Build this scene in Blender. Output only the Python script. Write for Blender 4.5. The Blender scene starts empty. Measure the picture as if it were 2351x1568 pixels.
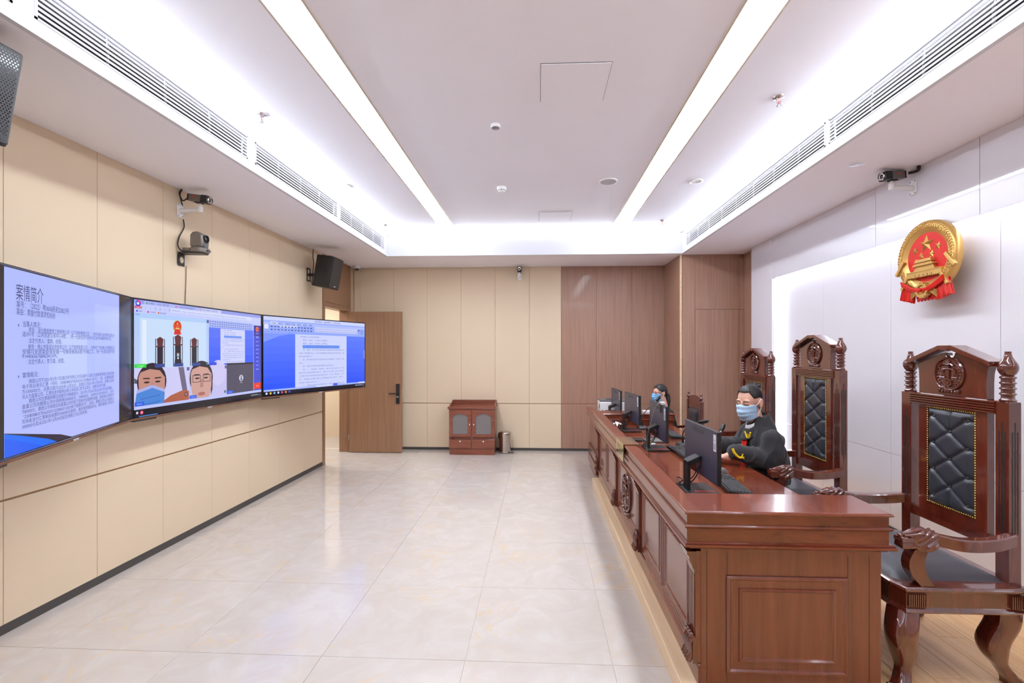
import bpy, bmesh, math, random
from mathutils import Vector, Matrix
random.seed(7)
C = bpy.context.scene.collection
SC = bpy.context.scene
PI = math.pi

# ------------------------------------------------------------------ camera
cam_d = bpy.data.cameras.new('camera'); cam = bpy.data.objects.new('camera', cam_d); C.objects.link(cam)
FPX = 1076.0
cam_d.sensor_width = 36.0; cam_d.lens = 36.0*FPX/2351.0
cam_d.shift_x = -(1185-1175.5)/2351.0; cam_d.shift_y = (806.5-784)/2351.0
cam_d.clip_start = 0.05
cam.location = (0, 0, 1.69)
cam.rotation_euler = (PI/2, 0, math.atan(50/FPX))
SC.camera = cam
# ------------------------------------------------------------------ world, exposure
w = bpy.data.worlds.new('world'); SC.world = w; w.use_nodes = True
w.node_tree.nodes['Background'].inputs[0].default_value = (0.8, 0.85, 1, 1)
w.node_tree.nodes['Background'].inputs[1].default_value = 0.02
SC.view_settings.view_transform = 'Standard'; SC.view_settings.look = 'None'
SC.view_settings.gamma = 1.0; SC.view_settings.use_curve_mapping = False
SC.view_settings.exposure = 0.63
try:
    SC.cycles.max_bounces = 8; SC.cycles.diffuse_bounces = 4; SC.cycles.glossy_bounces = 4
    SC.cycles.caustics_reflective = False; SC.cycles.caustics_refractive = False
except Exception: pass

# room dimensions (metres)
XL, XR, YB, YF = -3.18, 2.97, 7.98, -2.6     # left wall, right wall face, back wall, wall behind the camera
ZS, ZC = 3.13, 3.50                           # soffit, raised ceiling
CX0, CX1, CY1, CY0 = -2.28, 2.12, 7.0, -1.7   # opening of the ceiling cove
ZF = 3.43                                     # top of the cove fascia
DZ = 0.104                                    # platform height
STRIP_E = 20.5; COVE_W = 5.4; LED_E = 9.0; SCREEN_E = 0.64

# cove LED strips (hidden behind the fascia, shining up on the raised ceiling)
def cove(name, loc, sx, sy, rot, power):
    l = bpy.data.lights.new(name, 'AREA'); l.shape = 'RECTANGLE'; l.size = sx; l.size_y = sy
    l.energy = power; l.color = (0.82, 0.91, 1.0)
    o = bpy.data.objects.new(name, l); C.objects.link(o); o.location = loc; o.rotation_euler = rot
    return o
TILT = math.radians(95)
cove('cove_light', (CX0-0.08, (CY0+CY1)/2, 3.440), 0.02, CY1-CY0, (0, -TILT, 0), COVE_W*(CY1-CY0))
cove('cove_light', (CX1+0.08, (CY0+CY1)/2, 3.440), 0.02, CY1-CY0, (0, TILT, 0), COVE_W*(CY1-CY0))
cove('cove_light', ((CX0+CX1)/2, CY1+0.08, 3.440), CX1-CX0, 0.02, (-TILT, 0, 0), COVE_W*(CX1-CX0))
cove('cove_light', ((CX0+CX1)/2, CY0-0.08, 3.440), CX1-CX0, 0.02, (TILT, 0, 0), COVE_W*(CX1-CX0))

# ------------------------------------------------------------------ materials
MATS = {}
def srgb(r, g, b):
    f = lambda v: ((v/255+0.055)/1.055)**2.4 if v/255 > 0.04045 else v/255/12.92
    return (f(r), f(g), f(b), 1)
def mat(name, col, rough=0.5, metal=0.0, coat=0.0, spec=0.5, emis=None, es=0.0, bump=0.0, bscale=200.0, trans=0.0, alpha=1.0, sheen=0.0):
    m = bpy.data.materials.new(name); m.use_nodes = True
    nt = m.node_tree; b = nt.nodes['Principled BSDF']
    b.inputs['Base Color'].default_value = col if len(col) == 4 else (*col, 1)
    b.inputs['Roughness'].default_value = rough; b.inputs['Metallic'].default_value = metal
    b.inputs['Coat Weight'].default_value = coat; b.inputs['Coat Roughness'].default_value = 0.06
    b.inputs['Specular IOR Level'].default_value = spec
    b.inputs['Transmission Weight'].default_value = trans; b.inputs['Alpha'].default_value = alpha
    b.inputs['Sheen Weight'].default_value = sheen
    if emis is not None:
        b.inputs['Emission Color'].default_value = emis if len(emis) == 4 else (*emis, 1)
        b.inputs['Emission Strength'].default_value = es
    if bump:
        tc = nt.nodes.new('ShaderNodeTexCoord'); n = nt.nodes.new('ShaderNodeTexNoise'); bp = nt.nodes.new('ShaderNodeBump')
        n.inputs['Scale'].default_value = bscale; bp.inputs['Strength'].default_value = bump; bp.inputs['Distance'].default_value = 0.002
        nt.links.new(tc.outputs['Object'], n.inputs['Vector']); nt.links.new(n.outputs['Fac'], bp.inputs['Height']); nt.links.new(bp.outputs['Normal'], b.inputs['Normal'])
    MATS[name] = m; return m
def ramp(nt, fac, stops):
    r = nt.nodes.new('ShaderNodeValToRGB'); e = r.color_ramp.elements
    while len(e) > 1: e.remove(e[-1])
    e[0].position, e[0].color = stops[0]
    for p, c in stops[1:]:
        x = e.new(p); x.color = c
    nt.links.new(fac, r.inputs['Fac']); return r
def wood(name, dark, mid, light, scale, rough=0.4, coat=0.0, detail=6.0, bump=0.05, dist=0.4):
    """grain stretched along the axis with the smallest scale (object space)"""
    m = mat(name, mid, rough, coat=coat); nt = m.node_tree; b = nt.nodes['Principled BSDF']
    tc = nt.nodes.new('ShaderNodeTexCoord'); mp = nt.nodes.new('ShaderNodeMapping'); mp.inputs['Scale'].default_value = scale
    n = nt.nodes.new('ShaderNodeTexNoise'); n.inputs['Scale'].default_value = 1.0; n.inputs['Detail'].default_value = detail; n.inputs['Roughness'].default_value = 0.62
    n.inputs['Distortion'].default_value = dist
    oi = nt.nodes.new('ShaderNodeObjectInfo'); ad = nt.nodes.new('ShaderNodeVectorMath'); ad.operation = 'ADD'
    ml = nt.nodes.new('ShaderNodeMath'); ml.operation = 'MULTIPLY'; ml.inputs[1].default_value = 17.0
    nt.links.new(oi.outputs['Random'], ml.inputs[0])
    nt.links.new(tc.outputs['Object'], mp.inputs['Vector']); nt.links.new(mp.outputs['Vector'], ad.inputs[0]); nt.links.new(ml.outputs[0], ad.inputs[1])
    nt.links.new(ad.outputs[0], n.inputs['Vector'])
    if coat > 0.3: b.inputs['Coat IOR'].default_value = 1.75
    r = ramp(nt, n.outputs['Fac'], [(0.3, dark), (0.5, mid), (0.72, light)])
    nt.links.new(r.outputs['Color'], b.inputs['Base Color'])
    if bump:
        bp = nt.nodes.new('ShaderNodeBump'); bp.inputs['Strength'].default_value = bump; bp.inputs['Distance'].default_value = 0.001
        nt.links.new(n.outputs['Fac'], bp.inputs['Height']); nt.links.new(bp.outputs['Normal'], b.inputs['Normal'])
    return m

mat('ceiling', srgb(247, 246, 255), 0.85)
mat('soffit', srgb(247, 243, 250), 0.8)
mat('fascia', srgb(214, 213, 219), 0.6)
mat('grille_dark', srgb(70, 62, 62), 0.7)
mat('grille_slat', srgb(222, 221, 226), 0.5)
mat('beige', srgb(223, 202, 174), 0.62, bump=0.12, bscale=900)
mat('beige_gap', srgb(204, 180, 150), 0.7)
mat('bronze_trim', srgb(158, 122, 84), 0.35, metal=0.4)
mat('baseboard', srgb(74, 70, 68), 0.45)
mat('white_gloss', srgb(229, 227, 237), 0.25, coat=1.0); MATS['white_gloss'].node_tree.nodes['Principled BSDF'].inputs['Coat Roughness'].default_value = 0.015
mat('white_gap', srgb(150, 145, 152), 0.6)
mat('white_edge', srgb(232, 234, 240), 0.3)
mat('led', (1, 1, 1), 0.5, emis=(0.9, 0.95, 1.0), es=LED_E)
mat('strip_light', (1, 1, 1), 0.5, emis=(0.86, 0.935, 1.0), es=STRIP_E)
mat('strip_frame', srgb(205, 190, 172), 0.4, metal=0.3)
mat('white_paint', srgb(236, 235, 236), 0.4)
mat('white_plastic', srgb(238, 237, 238), 0.35)
mat('grey_lens', srgb(140, 136, 144), 0.3)
mat('chrome', srgb(225, 222, 222), 0.12, metal=1.0)
mat('steel', srgb(205, 198, 192), 0.13, metal=1.0)
mat('black_plastic', srgb(34, 33, 35), 0.42)
mat('black_gloss', srgb(14, 14, 17), 0.08, coat=0.6)
mat('dark_grey', srgb(62, 61, 64), 0.45)
mat('mid_grey', srgb(104, 100, 98), 0.4)
mat('warm_grey', srgb(120, 112, 106), 0.35, metal=0.25)
mat('light_grey', srgb(178, 177, 182), 0.4)
mat('cable_black', srgb(30, 28, 29), 0.5)
mat('cable_brown', srgb(110, 72, 52), 0.6)
mat('cable_grey', srgb(96, 92, 92), 0.5)
mat('red_mark', srgb(222, 62, 48), 0.4)
mat('orange', srgb(232, 150, 52), 0.5)
mat('yellow', srgb(245, 205, 20), 0.6)
mat('paper', srgb(232, 232, 236), 0.6)
mat('gold', srgb(214, 170, 98), 0.34, metal=0.55)
mat('emblem_red', srgb(216, 26, 12), 0.55)
mat('brass', srgb(214, 178, 96), 0.25, metal=0.95)
mat('leather', srgb(50, 52, 60), 0.36, coat=0.15, bump=0.15, bscale=500)
mat('leather_seat', srgb(74, 70, 76), 0.45, bump=0.1, bscale=500)
mat('skin', srgb(222, 172, 150), 0.5); MATS['skin'].node_tree.nodes['Principled BSDF'].inputs['Subsurface Weight'].default_value = 0.06
mat('hair', srgb(28, 25, 26), 0.5)
mat('robe', srgb(40, 38, 42), 0.9, bump=0.35, bscale=700, sheen=0.15)
mat('suit', srgb(30, 29, 33), 0.8, bump=0.2, bscale=700)
mat('shirt', srgb(226, 224, 230), 0.7)
mat('robe_red', srgb(222, 22, 30), 0.55)
mat('mask_blue', srgb(176, 208, 240), 0.75)
mat('mask_blue_deep', srgb(126, 186, 236), 0.75)
mat('eye_dark', srgb(44, 30, 28), 0.3)
mat('lip', srgb(196, 120, 108), 0.5)
mat('glass_frame', srgb(120, 90, 80), 0.3, metal=0.5)
mat('mirror_gold', srgb(206, 190, 140), 0.06, metal=0.9)
mat('acrylic_top', srgb(124, 96, 70), 0.08, coat=0.6)
mat('frost_glass', srgb(122, 116, 116), 0.28, coat=0.3)
mat('door_hole', srgb(228, 224, 220), 0.6)
WOODV = (26, 26, 1.1)
wood('walnut', srgb(150, 113, 96), srgb(164, 125, 107), srgb(176, 137, 117), (60, 60, 1.2), 0.42, coat=0.1)
wood('door_wood', srgb(134, 98, 72), srgb(150, 111, 84), srgb(163, 123, 94), (70, 70, 1.2), 0.42, coat=0.1)
wood('bench_wood', srgb(90, 36, 18), srgb(112, 47, 25), srgb(126, 57, 32), (6, 1.2, 14), 0.24, coat=0.5)
wood('bench_wood_z', srgb(100, 47, 31), srgb(112, 54, 37), srgb(122, 62, 43), (24, 24, 1.6), 0.26, coat=0.5)
wood('chair_wood', srgb(76, 27, 17), srgb(90, 34, 22), srgb(102, 42, 28), (14, 14, 2.2), 0.18, coat=0.8, detail=2.5, bump=0.0, dist=0.1)
wood('cabinet_wood', srgb(112, 54, 36), srgb(132, 68, 48), srgb(146, 80, 58), (2.0, 20, 20), 0.3, coat=0.4)
wood('plank', srgb(222, 172, 116), srgb(238, 190, 134), srgb(245, 206, 156), (30, 1.5, 30), 0.32, coat=0.2)
wood('dais_edge', srgb(214, 182, 146), srgb(226, 196, 160), srgb(236, 208, 176), (30, 1.0, 30), 0.4)

def tile_mat():
    m = mat('tile', srgb(228, 220, 212), 0.075); nt = m.node_tree; b = nt.nodes['Principled BSDF']
    tc = nt.nodes.new('ShaderNodeTexCoord'); oi = nt.nodes.new('ShaderNodeObjectInfo')
    mu = nt.nodes.new('ShaderNodeMath'); mu.operation = 'MULTIPLY'; mu.inputs[1].default_value = 23.0
    ad = nt.nodes.new('ShaderNodeVectorMath'); ad.operation = 'ADD'
    nt.links.new(oi.outputs['Random'], mu.inputs[0]); nt.links.new(tc.outputs['Object'], ad.inputs[0]); nt.links.new(mu.outputs[0], ad.inputs[1])
    n1 = nt.nodes.new('ShaderNodeTexNoise'); n1.inputs['Scale'].default_value = 4.5; n1.inputs['Detail'].default_value = 8; n1.inputs['Roughness'].default_value = 0.6; n1.inputs['Distortion'].default_value = 1.2
    n2 = nt.nodes.new('ShaderNodeTexNoise'); n2.inputs['Scale'].default_value = 3.4; n2.inputs['Detail'].default_value = 9; n2.inputs['Distortion'].default_value = 2.2
    n3 = nt.nodes.new('ShaderNodeTexNoise'); n3.inputs['Scale'].default_value = 1.7; n3.inputs['Detail'].default_value = 2
    for n in (n1, n2, n3): nt.links.new(ad.outputs[0], n.inputs['Vector'])
    base = ramp(nt, n1.outputs['Fac'], [(0.34, srgb(192, 181, 173)), (0.5, srgb(195, 185, 178)), (0.66, srgb(199, 191, 186))])
    vein = ramp(nt, n2.outputs['Fac'], [(0.468, (0, 0, 0, 1)), (0.495, (1, 1, 1, 1)), (0.525, (0, 0, 0, 1))])
    msk = ramp(nt, n3.outputs['Fac'], [(0.50, (0, 0, 0, 1)), (0.66, (1, 1, 1, 1))])
    mm = nt.nodes.new('ShaderNodeMath'); mm.operation = 'MULTIPLY'
    nt.links.new(vein.outputs['Color'], mm.inputs[0]); nt.links.new(msk.outputs['Color'], mm.inputs[1])
    m2 = nt.nodes.new('ShaderNodeMath'); m2.operation = 'MULTIPLY'; m2.inputs[1].default_value = 0.6; nt.links.new(mm.outputs[0], m2.inputs[0])
    mx = nt.nodes.new('ShaderNodeMix'); mx.data_type = 'RGBA'; mx.inputs[7].default_value = srgb(210, 176, 126)
    nt.links.new(m2.outputs[0], mx.inputs[0]); nt.links.new(base.outputs['Color'], mx.inputs[6])
    nt.links.new(mx.outputs[2], b.inputs['Base Color'])
tile_mat()
mat('grout', srgb(206, 194, 182), 0.8)

def screen_mat():
    m = bpy.data.materials.new('screen_picture'); m.use_nodes = True; nt = m.node_tree; b = nt.nodes['Principled BSDF']
    a = nt.nodes.new('ShaderNodeAttribute'); a.attribute_name = 'Col'
    b.inputs['Base Color'].default_value = (0.01, 0.01, 0.012, 1); b.inputs['Roughness'].default_value = 0.12; b.inputs['Specular IOR Level'].default_value = 0.35
    nt.links.new(a.outputs['Color'], b.inputs['Emission Color']); b.inputs['Emission Strength'].default_value = SCREEN_E
    MATS['screen_picture'] = m
screen_mat()
def print_mat():
    m = bpy.data.materials.new('flat_print'); m.use_nodes = True; nt = m.node_tree; b = nt.nodes['Principled BSDF']
    a = nt.nodes.new('ShaderNodeAttribute'); a.attribute_name = 'Col'
    b.inputs['Roughness'].default_value = 0.6; nt.links.new(a.outputs['Color'], b.inputs['Base Color']); MATS['flat_print'] = m
print_mat()

# ------------------------------------------------------------------ mesh helpers
def offset_poly(poly, o):
    n = len(poly); out = []
    for i in range(n):
        p0, p1, p2 = poly[i-1], poly[i], poly[(i+1) % n]
        d1 = (p1[0]-p0[0], p1[1]-p0[1]); d2 = (p2[0]-p1[0], p2[1]-p1[1])
        l1 = math.hypot(*d1) or 1e-9; l2 = math.hypot(*d2) or 1e-9
        n1 = (d1[1]/l1, -d1[0]/l1); n2 = (d2[1]/l2, -d2[0]/l2)
        k = 1 + n1[0]*n2[0] + n1[1]*n2[1]
        k = max(k, 0.2)
        out.append((p1[0]+o*(n1[0]+n2[0])/k, p1[1]+o*(n1[1]+n2[1])/k))
    return out
def rect(x0, x1, y0, y1): return [(x0, y0), (x1, y0), (x1, y1), (x0, y1)]
IDP = lambda u, v, w: (u, v, w)

class MB:
    def __init__(s): s.V = []; s.F = []
    def add(s, vs, fs):
        k = len(s.V); s.V += [tuple(v) for v in vs]; s.F += [tuple(i+k for i in f) for f in fs]; return s
    def box(s, x0, x1, y0, y1, z0, z1, M=None):
        vs = [(x0, y0, z0), (x1, y0, z0), (x1, y1, z0), (x0, y1, z0), (x0, y0, z1), (x1, y0, z1), (x1, y1, z1), (x0, y1, z1)]
        if M is not None: vs = [tuple(M @ Vector(v)) for v in vs]
        return s.add(vs, [(0, 3, 2, 1), (4, 5, 6, 7), (0, 1, 5, 4), (1, 2, 6, 5), (2, 3, 7, 6), (3, 0, 4, 7)])
    def loft(s, rings, closed=True, cap0=True, cap1=True, loop=False):
        n = len(rings[0]); vs = [v for r in rings for v in r]; fs = []
        m = len(rings)
        for i in range(m if loop else m-1):
            a, b = i*n, ((i+1) % m)*n
            for j in range(n if closed else n-1):
                k = (j+1) % n; fs.append((a+j, a+k, b+k, b+j))
        if closed and not loop:
            if cap0: fs.append(tuple(range(n-1, -1, -1)))
            if cap1: fs.append(tuple((m-1)*n+j for j in range(n)))
        return s.add(vs, fs)
    def stack(s, poly, prof, P=IDP):
        """rings of the outline `poly` offset by o at height z: [(o, z), ...]"""
        return s.loft([[P(x, y, z) for x, y in offset_poly(poly, o)] for o, z in prof])
    def prism(s, poly, w0, w1, P=IDP):
        return s.loft([[P(x, y, w0) for x, y in poly], [P(x, y, w1) for x, y in poly]])
    def lathe(s, prof, n=16, c=(0, 0, 0), P=IDP, cap=True):
        rings = []
        for r, z in prof:
            rings.append([P(c[0]+r*math.cos(2*PI*i/n), c[1]+r*math.sin(2*PI*i/n), c[2]+z) for i in range(n)])
        return s.loft(rings, True, cap, cap)
    def tube(s, pts, r, n=8, cap=True):
        pts = [Vector(p) for p in pts]; rings = []; up = Vector((0.123, 0.31, 0.95))
        prev = None
        for i, p in enumerate(pts):
            t = (pts[min(i+1, len(pts)-1)] - pts[max(i-1, 0)])
            t = t.normalized() if t.length > 1e-9 else Vector((0, 0, 1))
            a = (up - t*up.dot(t)) if prev is None else (prev - t*prev.dot(t))
            if a.length < 1e-6: a = Vector((1, 0, 0)) - t*t.x
            a.normalize(); prev = a; b = t.cross(a)
            rr = r[i] if isinstance(r, (list, tuple)) else r
            rings.append([tuple(p + (a*math.cos(2*PI*j/n) + b*math.sin(2*PI*j/n))*rr) for j in range(n)])
        return s.loft(rings, True, cap, cap)
    def cyl(s, p0, p1, r0, r1=None, n=16): return s.tube([p0, p1], [r0, r0 if r1 is None else r1], n)
    def ell(s, c, rx, ry, rz, nu=12, nv=8, M=None):
        vs = []; fs = []
        vs.append((0, 0, -1))
        for j in range(1, nv):
            t = -PI/2 + PI*j/nv
            for i in range(nu): vs.append((math.cos(t)*math.cos(2*PI*i/nu), math.cos(t)*math.sin(2*PI*i/nu), math.sin(t)))
        vs.append((0, 0, 1)); top = len(vs)-1
        for i in range(nu):
            k = (i+1) % nu
            fs.append((0, 1+k, 1+i)); fs.append((top, top-nu+i, top-nu+k))
            for j in range(nv-2): fs.append((1+j*nu+i, 1+j*nu+k, 1+(j+1)*nu+k, 1+(j+1)*nu+i))
        vs = [Vector((x*rx, y*ry, z*rz)) for x, y, z in vs]
        if M is not None: vs = [M @ v for v in vs]
        return s.add([tuple(v+Vector(c)) for v in vs], fs)
    def grid(s, fn, nu, nv):
        vs = [fn(i/nu, j/nv) for j in range(nv+1) for i in range(nu+1)]
        return s.add(vs, [(j*(nu+1)+i, j*(nu+1)+i+1, (j+1)*(nu+1)+i+1, (j+1)*(nu+1)+i) for j in range(nv) for i in range(nu)])
    def frame(s, u0, u1, v0, v1, prof, P=IDP, close=False):
        """mitred moulding round a rectangle: prof = [(inset, height), ...]"""
        rings = [[P(u0+i, v0+i, h), P(u1-i, v0+i, h), P(u1-i, v1-i, h), P(u0+i, v1-i, h)] for i, h in prof]
        return s.loft(rings, True, False, close)
    def xf(s, M):
        s.V = [tuple(M @ Vector(v)) for v in s.V]; return s
    def build(s, name, material, parent=None, loc=None, rot=None, smooth=None, bevel=0.0, seg=2, kind=None, label=None):
        me = bpy.data.meshes.new(name); me.from_pydata(s.V, [], s.F); me.validate(); me.update()
        bm = bmesh.new(); bm.from_mesh(me); bmesh.ops.recalc_face_normals(bm, faces=bm.faces); bm.to_mesh(me); bm.free()
        o = bpy.data.objects.new(name, me); C.objects.link(o)
        me.materials.append(MATS[material] if isinstance(material, str) else material)
        if parent is not None: o.parent = parent
        if loc: o.location = loc
        if rot: o.rotation_euler = rot
        if bevel:
            b = o.modifiers.new('bevel', 'BEVEL'); b.width = bevel; b.segments = seg; b.limit_method = 'ANGLE'; b.angle_limit = math.radians(40)
        if smooth is not None:
            for p in me.polygons: p.use_smooth = True
            me.set_sharp_from_angle(angle=math.radians(smooth))
        if kind: o['kind'] = kind
        if label: o['label'] = label
        return o

def empty(name, loc=(0, 0, 0), rotz=0.0, label=None, cat=None, group=None, kind=None, parent=None, rot=None):
    o = bpy.data.objects.new(name, None); C.objects.link(o); o.location = loc; o.rotation_euler = rot or (0, 0, rotz)
    o.empty_display_size = 0.1
    if parent is not None: o.parent = parent
    tag(o, label, cat, group, kind); return o
def tag(o, label=None, cat=None, group=None, kind=None):
    if label: o['label'] = label
    if cat: o['category'] = cat
    if group: o['group'] = group
    if kind: o['kind'] = kind
    return o
def share(src, name=None, parent=None, loc=None, rot=None, scale=None):
    c = src.copy(); C.objects.link(c)
    if name: c.name = name
    c.parent = parent if parent is not None else src.parent
    if loc: c.location = loc
    if rot: c.rotation_euler = rot
    if scale: c.scale = scale
    return c
def copy_tree(o, parent=None):
    kids = [k for k in bpy.data.objects if k.parent == o]
    c = o.copy(); C.objects.link(c); c.parent = parent
    for k in kids: copy_tree(k, c)
    return c
def bez(pts, n=16):
    """Catmull-Rom through pts"""
    pts = [Vector(p) for p in pts]; out = []
    P = [pts[0]*2-pts[1]] + pts + [pts[-1]*2-pts[-2]]
    for i in range(1, len(P)-2):
        for k in range(n):
            t = k/n; a, b, c, d = P[i-1], P[i], P[i+1], P[i+2]
            out.append(0.5*((2*b) + (c-a)*t + (2*a-5*b+4*c-d)*t*t + (3*b-a-3*c+d)*t**3))
    out.append(pts[-1]); return [tuple(v) for v in out]

# text as flat mesh ---------------------------------------------------------
_fc = bpy.data.curves.new('lettering', 'FONT'); _fc.resolution_u = 2
_fo = bpy.data.objects.new('lettering', _fc)
C.objects.link(_fo)
def text_mesh(body):
    _fc.body = body
    dg = bpy.context.evaluated_depsgraph_get(); dg.update()
    m = bpy.data.meshes.new_from_object(_fo.evaluated_get(dg))
    V = [(v.co.x, v.co.y) for v in m.vertices]; F = [tuple(p.vertices) for p in m.polygons]
    bpy.data.meshes.remove(m); return V, F
class CB:
    """coloured flat artwork (screens, prints): local x right, z up, y = -layer (towards the viewer)"""
    def __init__(s, step=0.0004): s.V = []; s.F = []; s.K = []; s.step = step; s.layer = 0
    def poly(s, pts, col, layer=None):
        s.layer += 0 if layer is not None else 1
        y = -s.step*(layer if layer is not None else s.layer)
        k = len(s.V); s.V += [(x, y, z) for x, z in pts]; s.F.append(tuple(range(k, k+len(pts)))); s.K.append(col)
    def rect(s, x0, x1, z0, z1, col, layer=None): s.poly([(x0, z0), (x1, z0), (x1, z1), (x0, z1)], col, layer)
    def grad(s, x0, x1, z0, z1, ctop, cbot, n=10, layer=1):
        for i in range(n):
            t = (i+0.5)/n; c = tuple(ctop[j]*(1-t)+cbot[j]*t for j in range(3))
            s.rect(x0, x1, z1-(z1-z0)*(i+1)/n, z1-(z1-z0)*i/n, c, layer)
    def disc(s, cx, cz, rx, rz, col, n=20, layer=None, a0=0, a1=2*PI):
        s.poly([(cx+rx*math.cos(a0+(a1-a0)*i/(n if a1-a0 >= 6.28 else n-1)), cz+rz*math.sin(a0+(a1-a0)*i/(n if a1-a0 >= 6.28 else n-1))) for i in range(n)], col, layer)
    def text(s, body, x, z, size, col, width=None, layer=12):
        V, F = text_mesh(body)
        if not V: return
        xs = [v[0] for v in V]; wd = max(xs)-min(xs); sx = size
        if width: sx = width/max(wd, 1e-6)
        k = len(s.V); y = -s.step*layer
        s.V += [(x+(v[0]-min(xs))*sx, y, z+v[1]*size) for v in V]
        for f in F: s.F.append(tuple(i+k for i in f)); s.K.append(col)
    def build(s, name, material, parent, loc=(0, 0, 0), rot=(0, 0, 0)):
        me = bpy.data.meshes.new(name); me.from_pydata(s.V, [], s.F)
        a = me.color_attributes.new('Col', 'FLOAT_COLOR', 'CORNER')
        li = 0
        for p, c in zip(me.polygons, s.K):
            cc = c if len(c) == 4 else (*c, 1)
            for _ in range(p.loop_total): a.data[li].color = cc; li += 1
        o = bpy.data.objects.new(name, me); C.objects.link(o); o.parent = parent; o.location = loc; o.rotation_euler = rot
        me.materials.append(MATS[material]); return o
def col(r, g, b): return srgb(r, g, b)[:3]
# ================================================================== the room
# ---- floor: polished 800 mm tiles on a screed
floor = MB().box(XL-1.8, XR+0.3, YF, YB+0.1, -0.10, -0.0035).build('floor', 'grout'); tag(floor, 'polished cream marble tile floor', kind='structure')
_tiles = {}
def tile(x0, x1, y0, y1):
    k = (round(x1-x0, 3), round(y1-y0, 3))
    if k not in _tiles:
        m = MB(); m.stack(rect(0, k[0], 0, k[1]), [(0, -0.0034), (0, -0.0008), (-0.0008, 0)])
        o = m.build('floor_tile', 'tile', floor, (x0, y0, 0)); _tiles[k] = o
    else: share(_tiles[k], parent=floor, loc=(x0, y0, 0))
gx = [XL-1.7] + [-0.397+0.8*k for k in range(-5, 5)] + [XR]
gx = sorted(set(round(min(max(v, XL-1.7), 2.95), 3) for v in gx))
gy = [YF] + [0.145+0.8*k for k in range(-3, 10)] + [YB]
gy = [round(v, 3) for v in gy if YF <= v <= YB]
for i in range(len(gx)-1):
    for j in range(len(gy)-1):
        if gx[i+1]-gx[i] < 0.02 or gy[j+1]-gy[j] < 0.02: continue
        if gx[i] > 1.1 and gy[j] < 5.2: continue               # under the platform
        tile(gx[i]+0.0008, gx[i+1]-0.0008, gy[j]+0.0008, gy[j+1]-0.0008)

# ---- platform behind the judges' bench, laminate planks
plat = MB().stack(rect(0.684, 3.07, YF, 5.93), [(0, 0.0), (0, DZ-0.012), (-0.003, DZ-0.009)]).build('floor_platform', 'dais_edge'); tag(plat, 'low raised platform floored with pale oak planks', kind='structure')
edge = MB().stack(rect(0.684, 0.80, YF, 5.93), [(0, DZ-0.0088), (0, DZ-0.003), (-0.003, DZ)]).build('platform_nosing', 'dais_edge', plat)
_pl = None
px_ = [0.8005]+[1.762+0.153*k for k in range(-6, 10)]
px_ = [v for v in px_ if 0.80 <= v < 3.05]+[3.068]
for i in range(len(px_)-1):
    y = YF+0.01-(0.43*i % 1.2); wdt = px_[i+1]-px_[i]-0.0016
    while y < 5.92:
        y0, y1 = max(y, YF), min(y+1.2, 5.925)
        if y1-y0 > 0.03:
            if abs(wdt-0.1514) < 0.002 and y1-y0 > 1.19:
                if _pl is None: _pl = MB().stack(rect(0, 0.1514, 0, 1.1985), [(0, DZ-0.008), (0, DZ-0.0008), (-0.0008, DZ)]).build('floor_plank', 'plank', plat, (px_[i], y0, 0))
                else: share(_pl, parent=plat, loc=(px_[i], y0, 0))
            else: MB().stack(rect(0, wdt, 0, y1-y0-0.0015), [(0, DZ-0.008), (0, DZ-0.0008), (-0.0008, DZ)]).build('floor_plank', 'plank', plat, (px_[i], y0, 0))
        y += 1.2

# ---- wall panels helper: P maps (along, up, out)
def panel_row(parent, name, material, cuts, z0, z1, P, gap=0.0024, th=0.012):
    for a, b in zip(cuts, cuts[1:]):
        if b-a < 0.02: continue
        m = MB(); m.stack(rect(a+gap/2, b-gap/2, z0, z1), [(0, 0), (0, th-0.0015), (-0.0015, th)], P); m.build(name, material, parent)
GZ = 0.80   # height of the bronze groove line
def joints(a, b, start, step):
    o = [a]; k = start
    while k <= a+0.03: k += step
    while k < b-0.03: o.append(k); k += step
    return o+[b]
# left wall
YD0, YD1, ZD = 6.85, 7.74, 2.36           # door opening
wl = MB(); wl.box(XL-0.16, XL-0.012, YF, YD0-0.05, 0, ZS+0.5); wl.box(XL-0.16, XL-0.012, YD1+0.05, YB, 0, ZS+0.5); wl.box(XL-0.16, XL-0.012, YD0-0.05, YD1+0.05, ZD+0.05, ZS+0.5)
wall_left = wl.build('wall_left', 'beige_gap'); tag(wall_left, 'left wall of beige fabric-look panels', kind='structure')
PL = lambda u, v, w: (XL-0.012+w, u, v)
cl = joints(YF, YD0-0.07, 2.647-0.595*8, 0.595)
panel_row(wall_left, 'wall_panel', 'beige', cl, GZ+0.006, ZS, PL); panel_row(wall_left, 'wall_panel', 'beige', cl, 0.06, GZ-0.006, PL)
MB().box(XL-0.012, XL-0.006, YF, YD0-0.07, GZ-0.006, GZ+0.006).build('groove_trim', 'bronze_trim', wall_left)
bb = MB().box(XL-0.011, XL-0.003, YF, YD0-0.07, 0.0, 0.062).build('baseboard_left', 'baseboard'); tag(bb, 'dark baseboard along the left wall', kind='structure')
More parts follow.
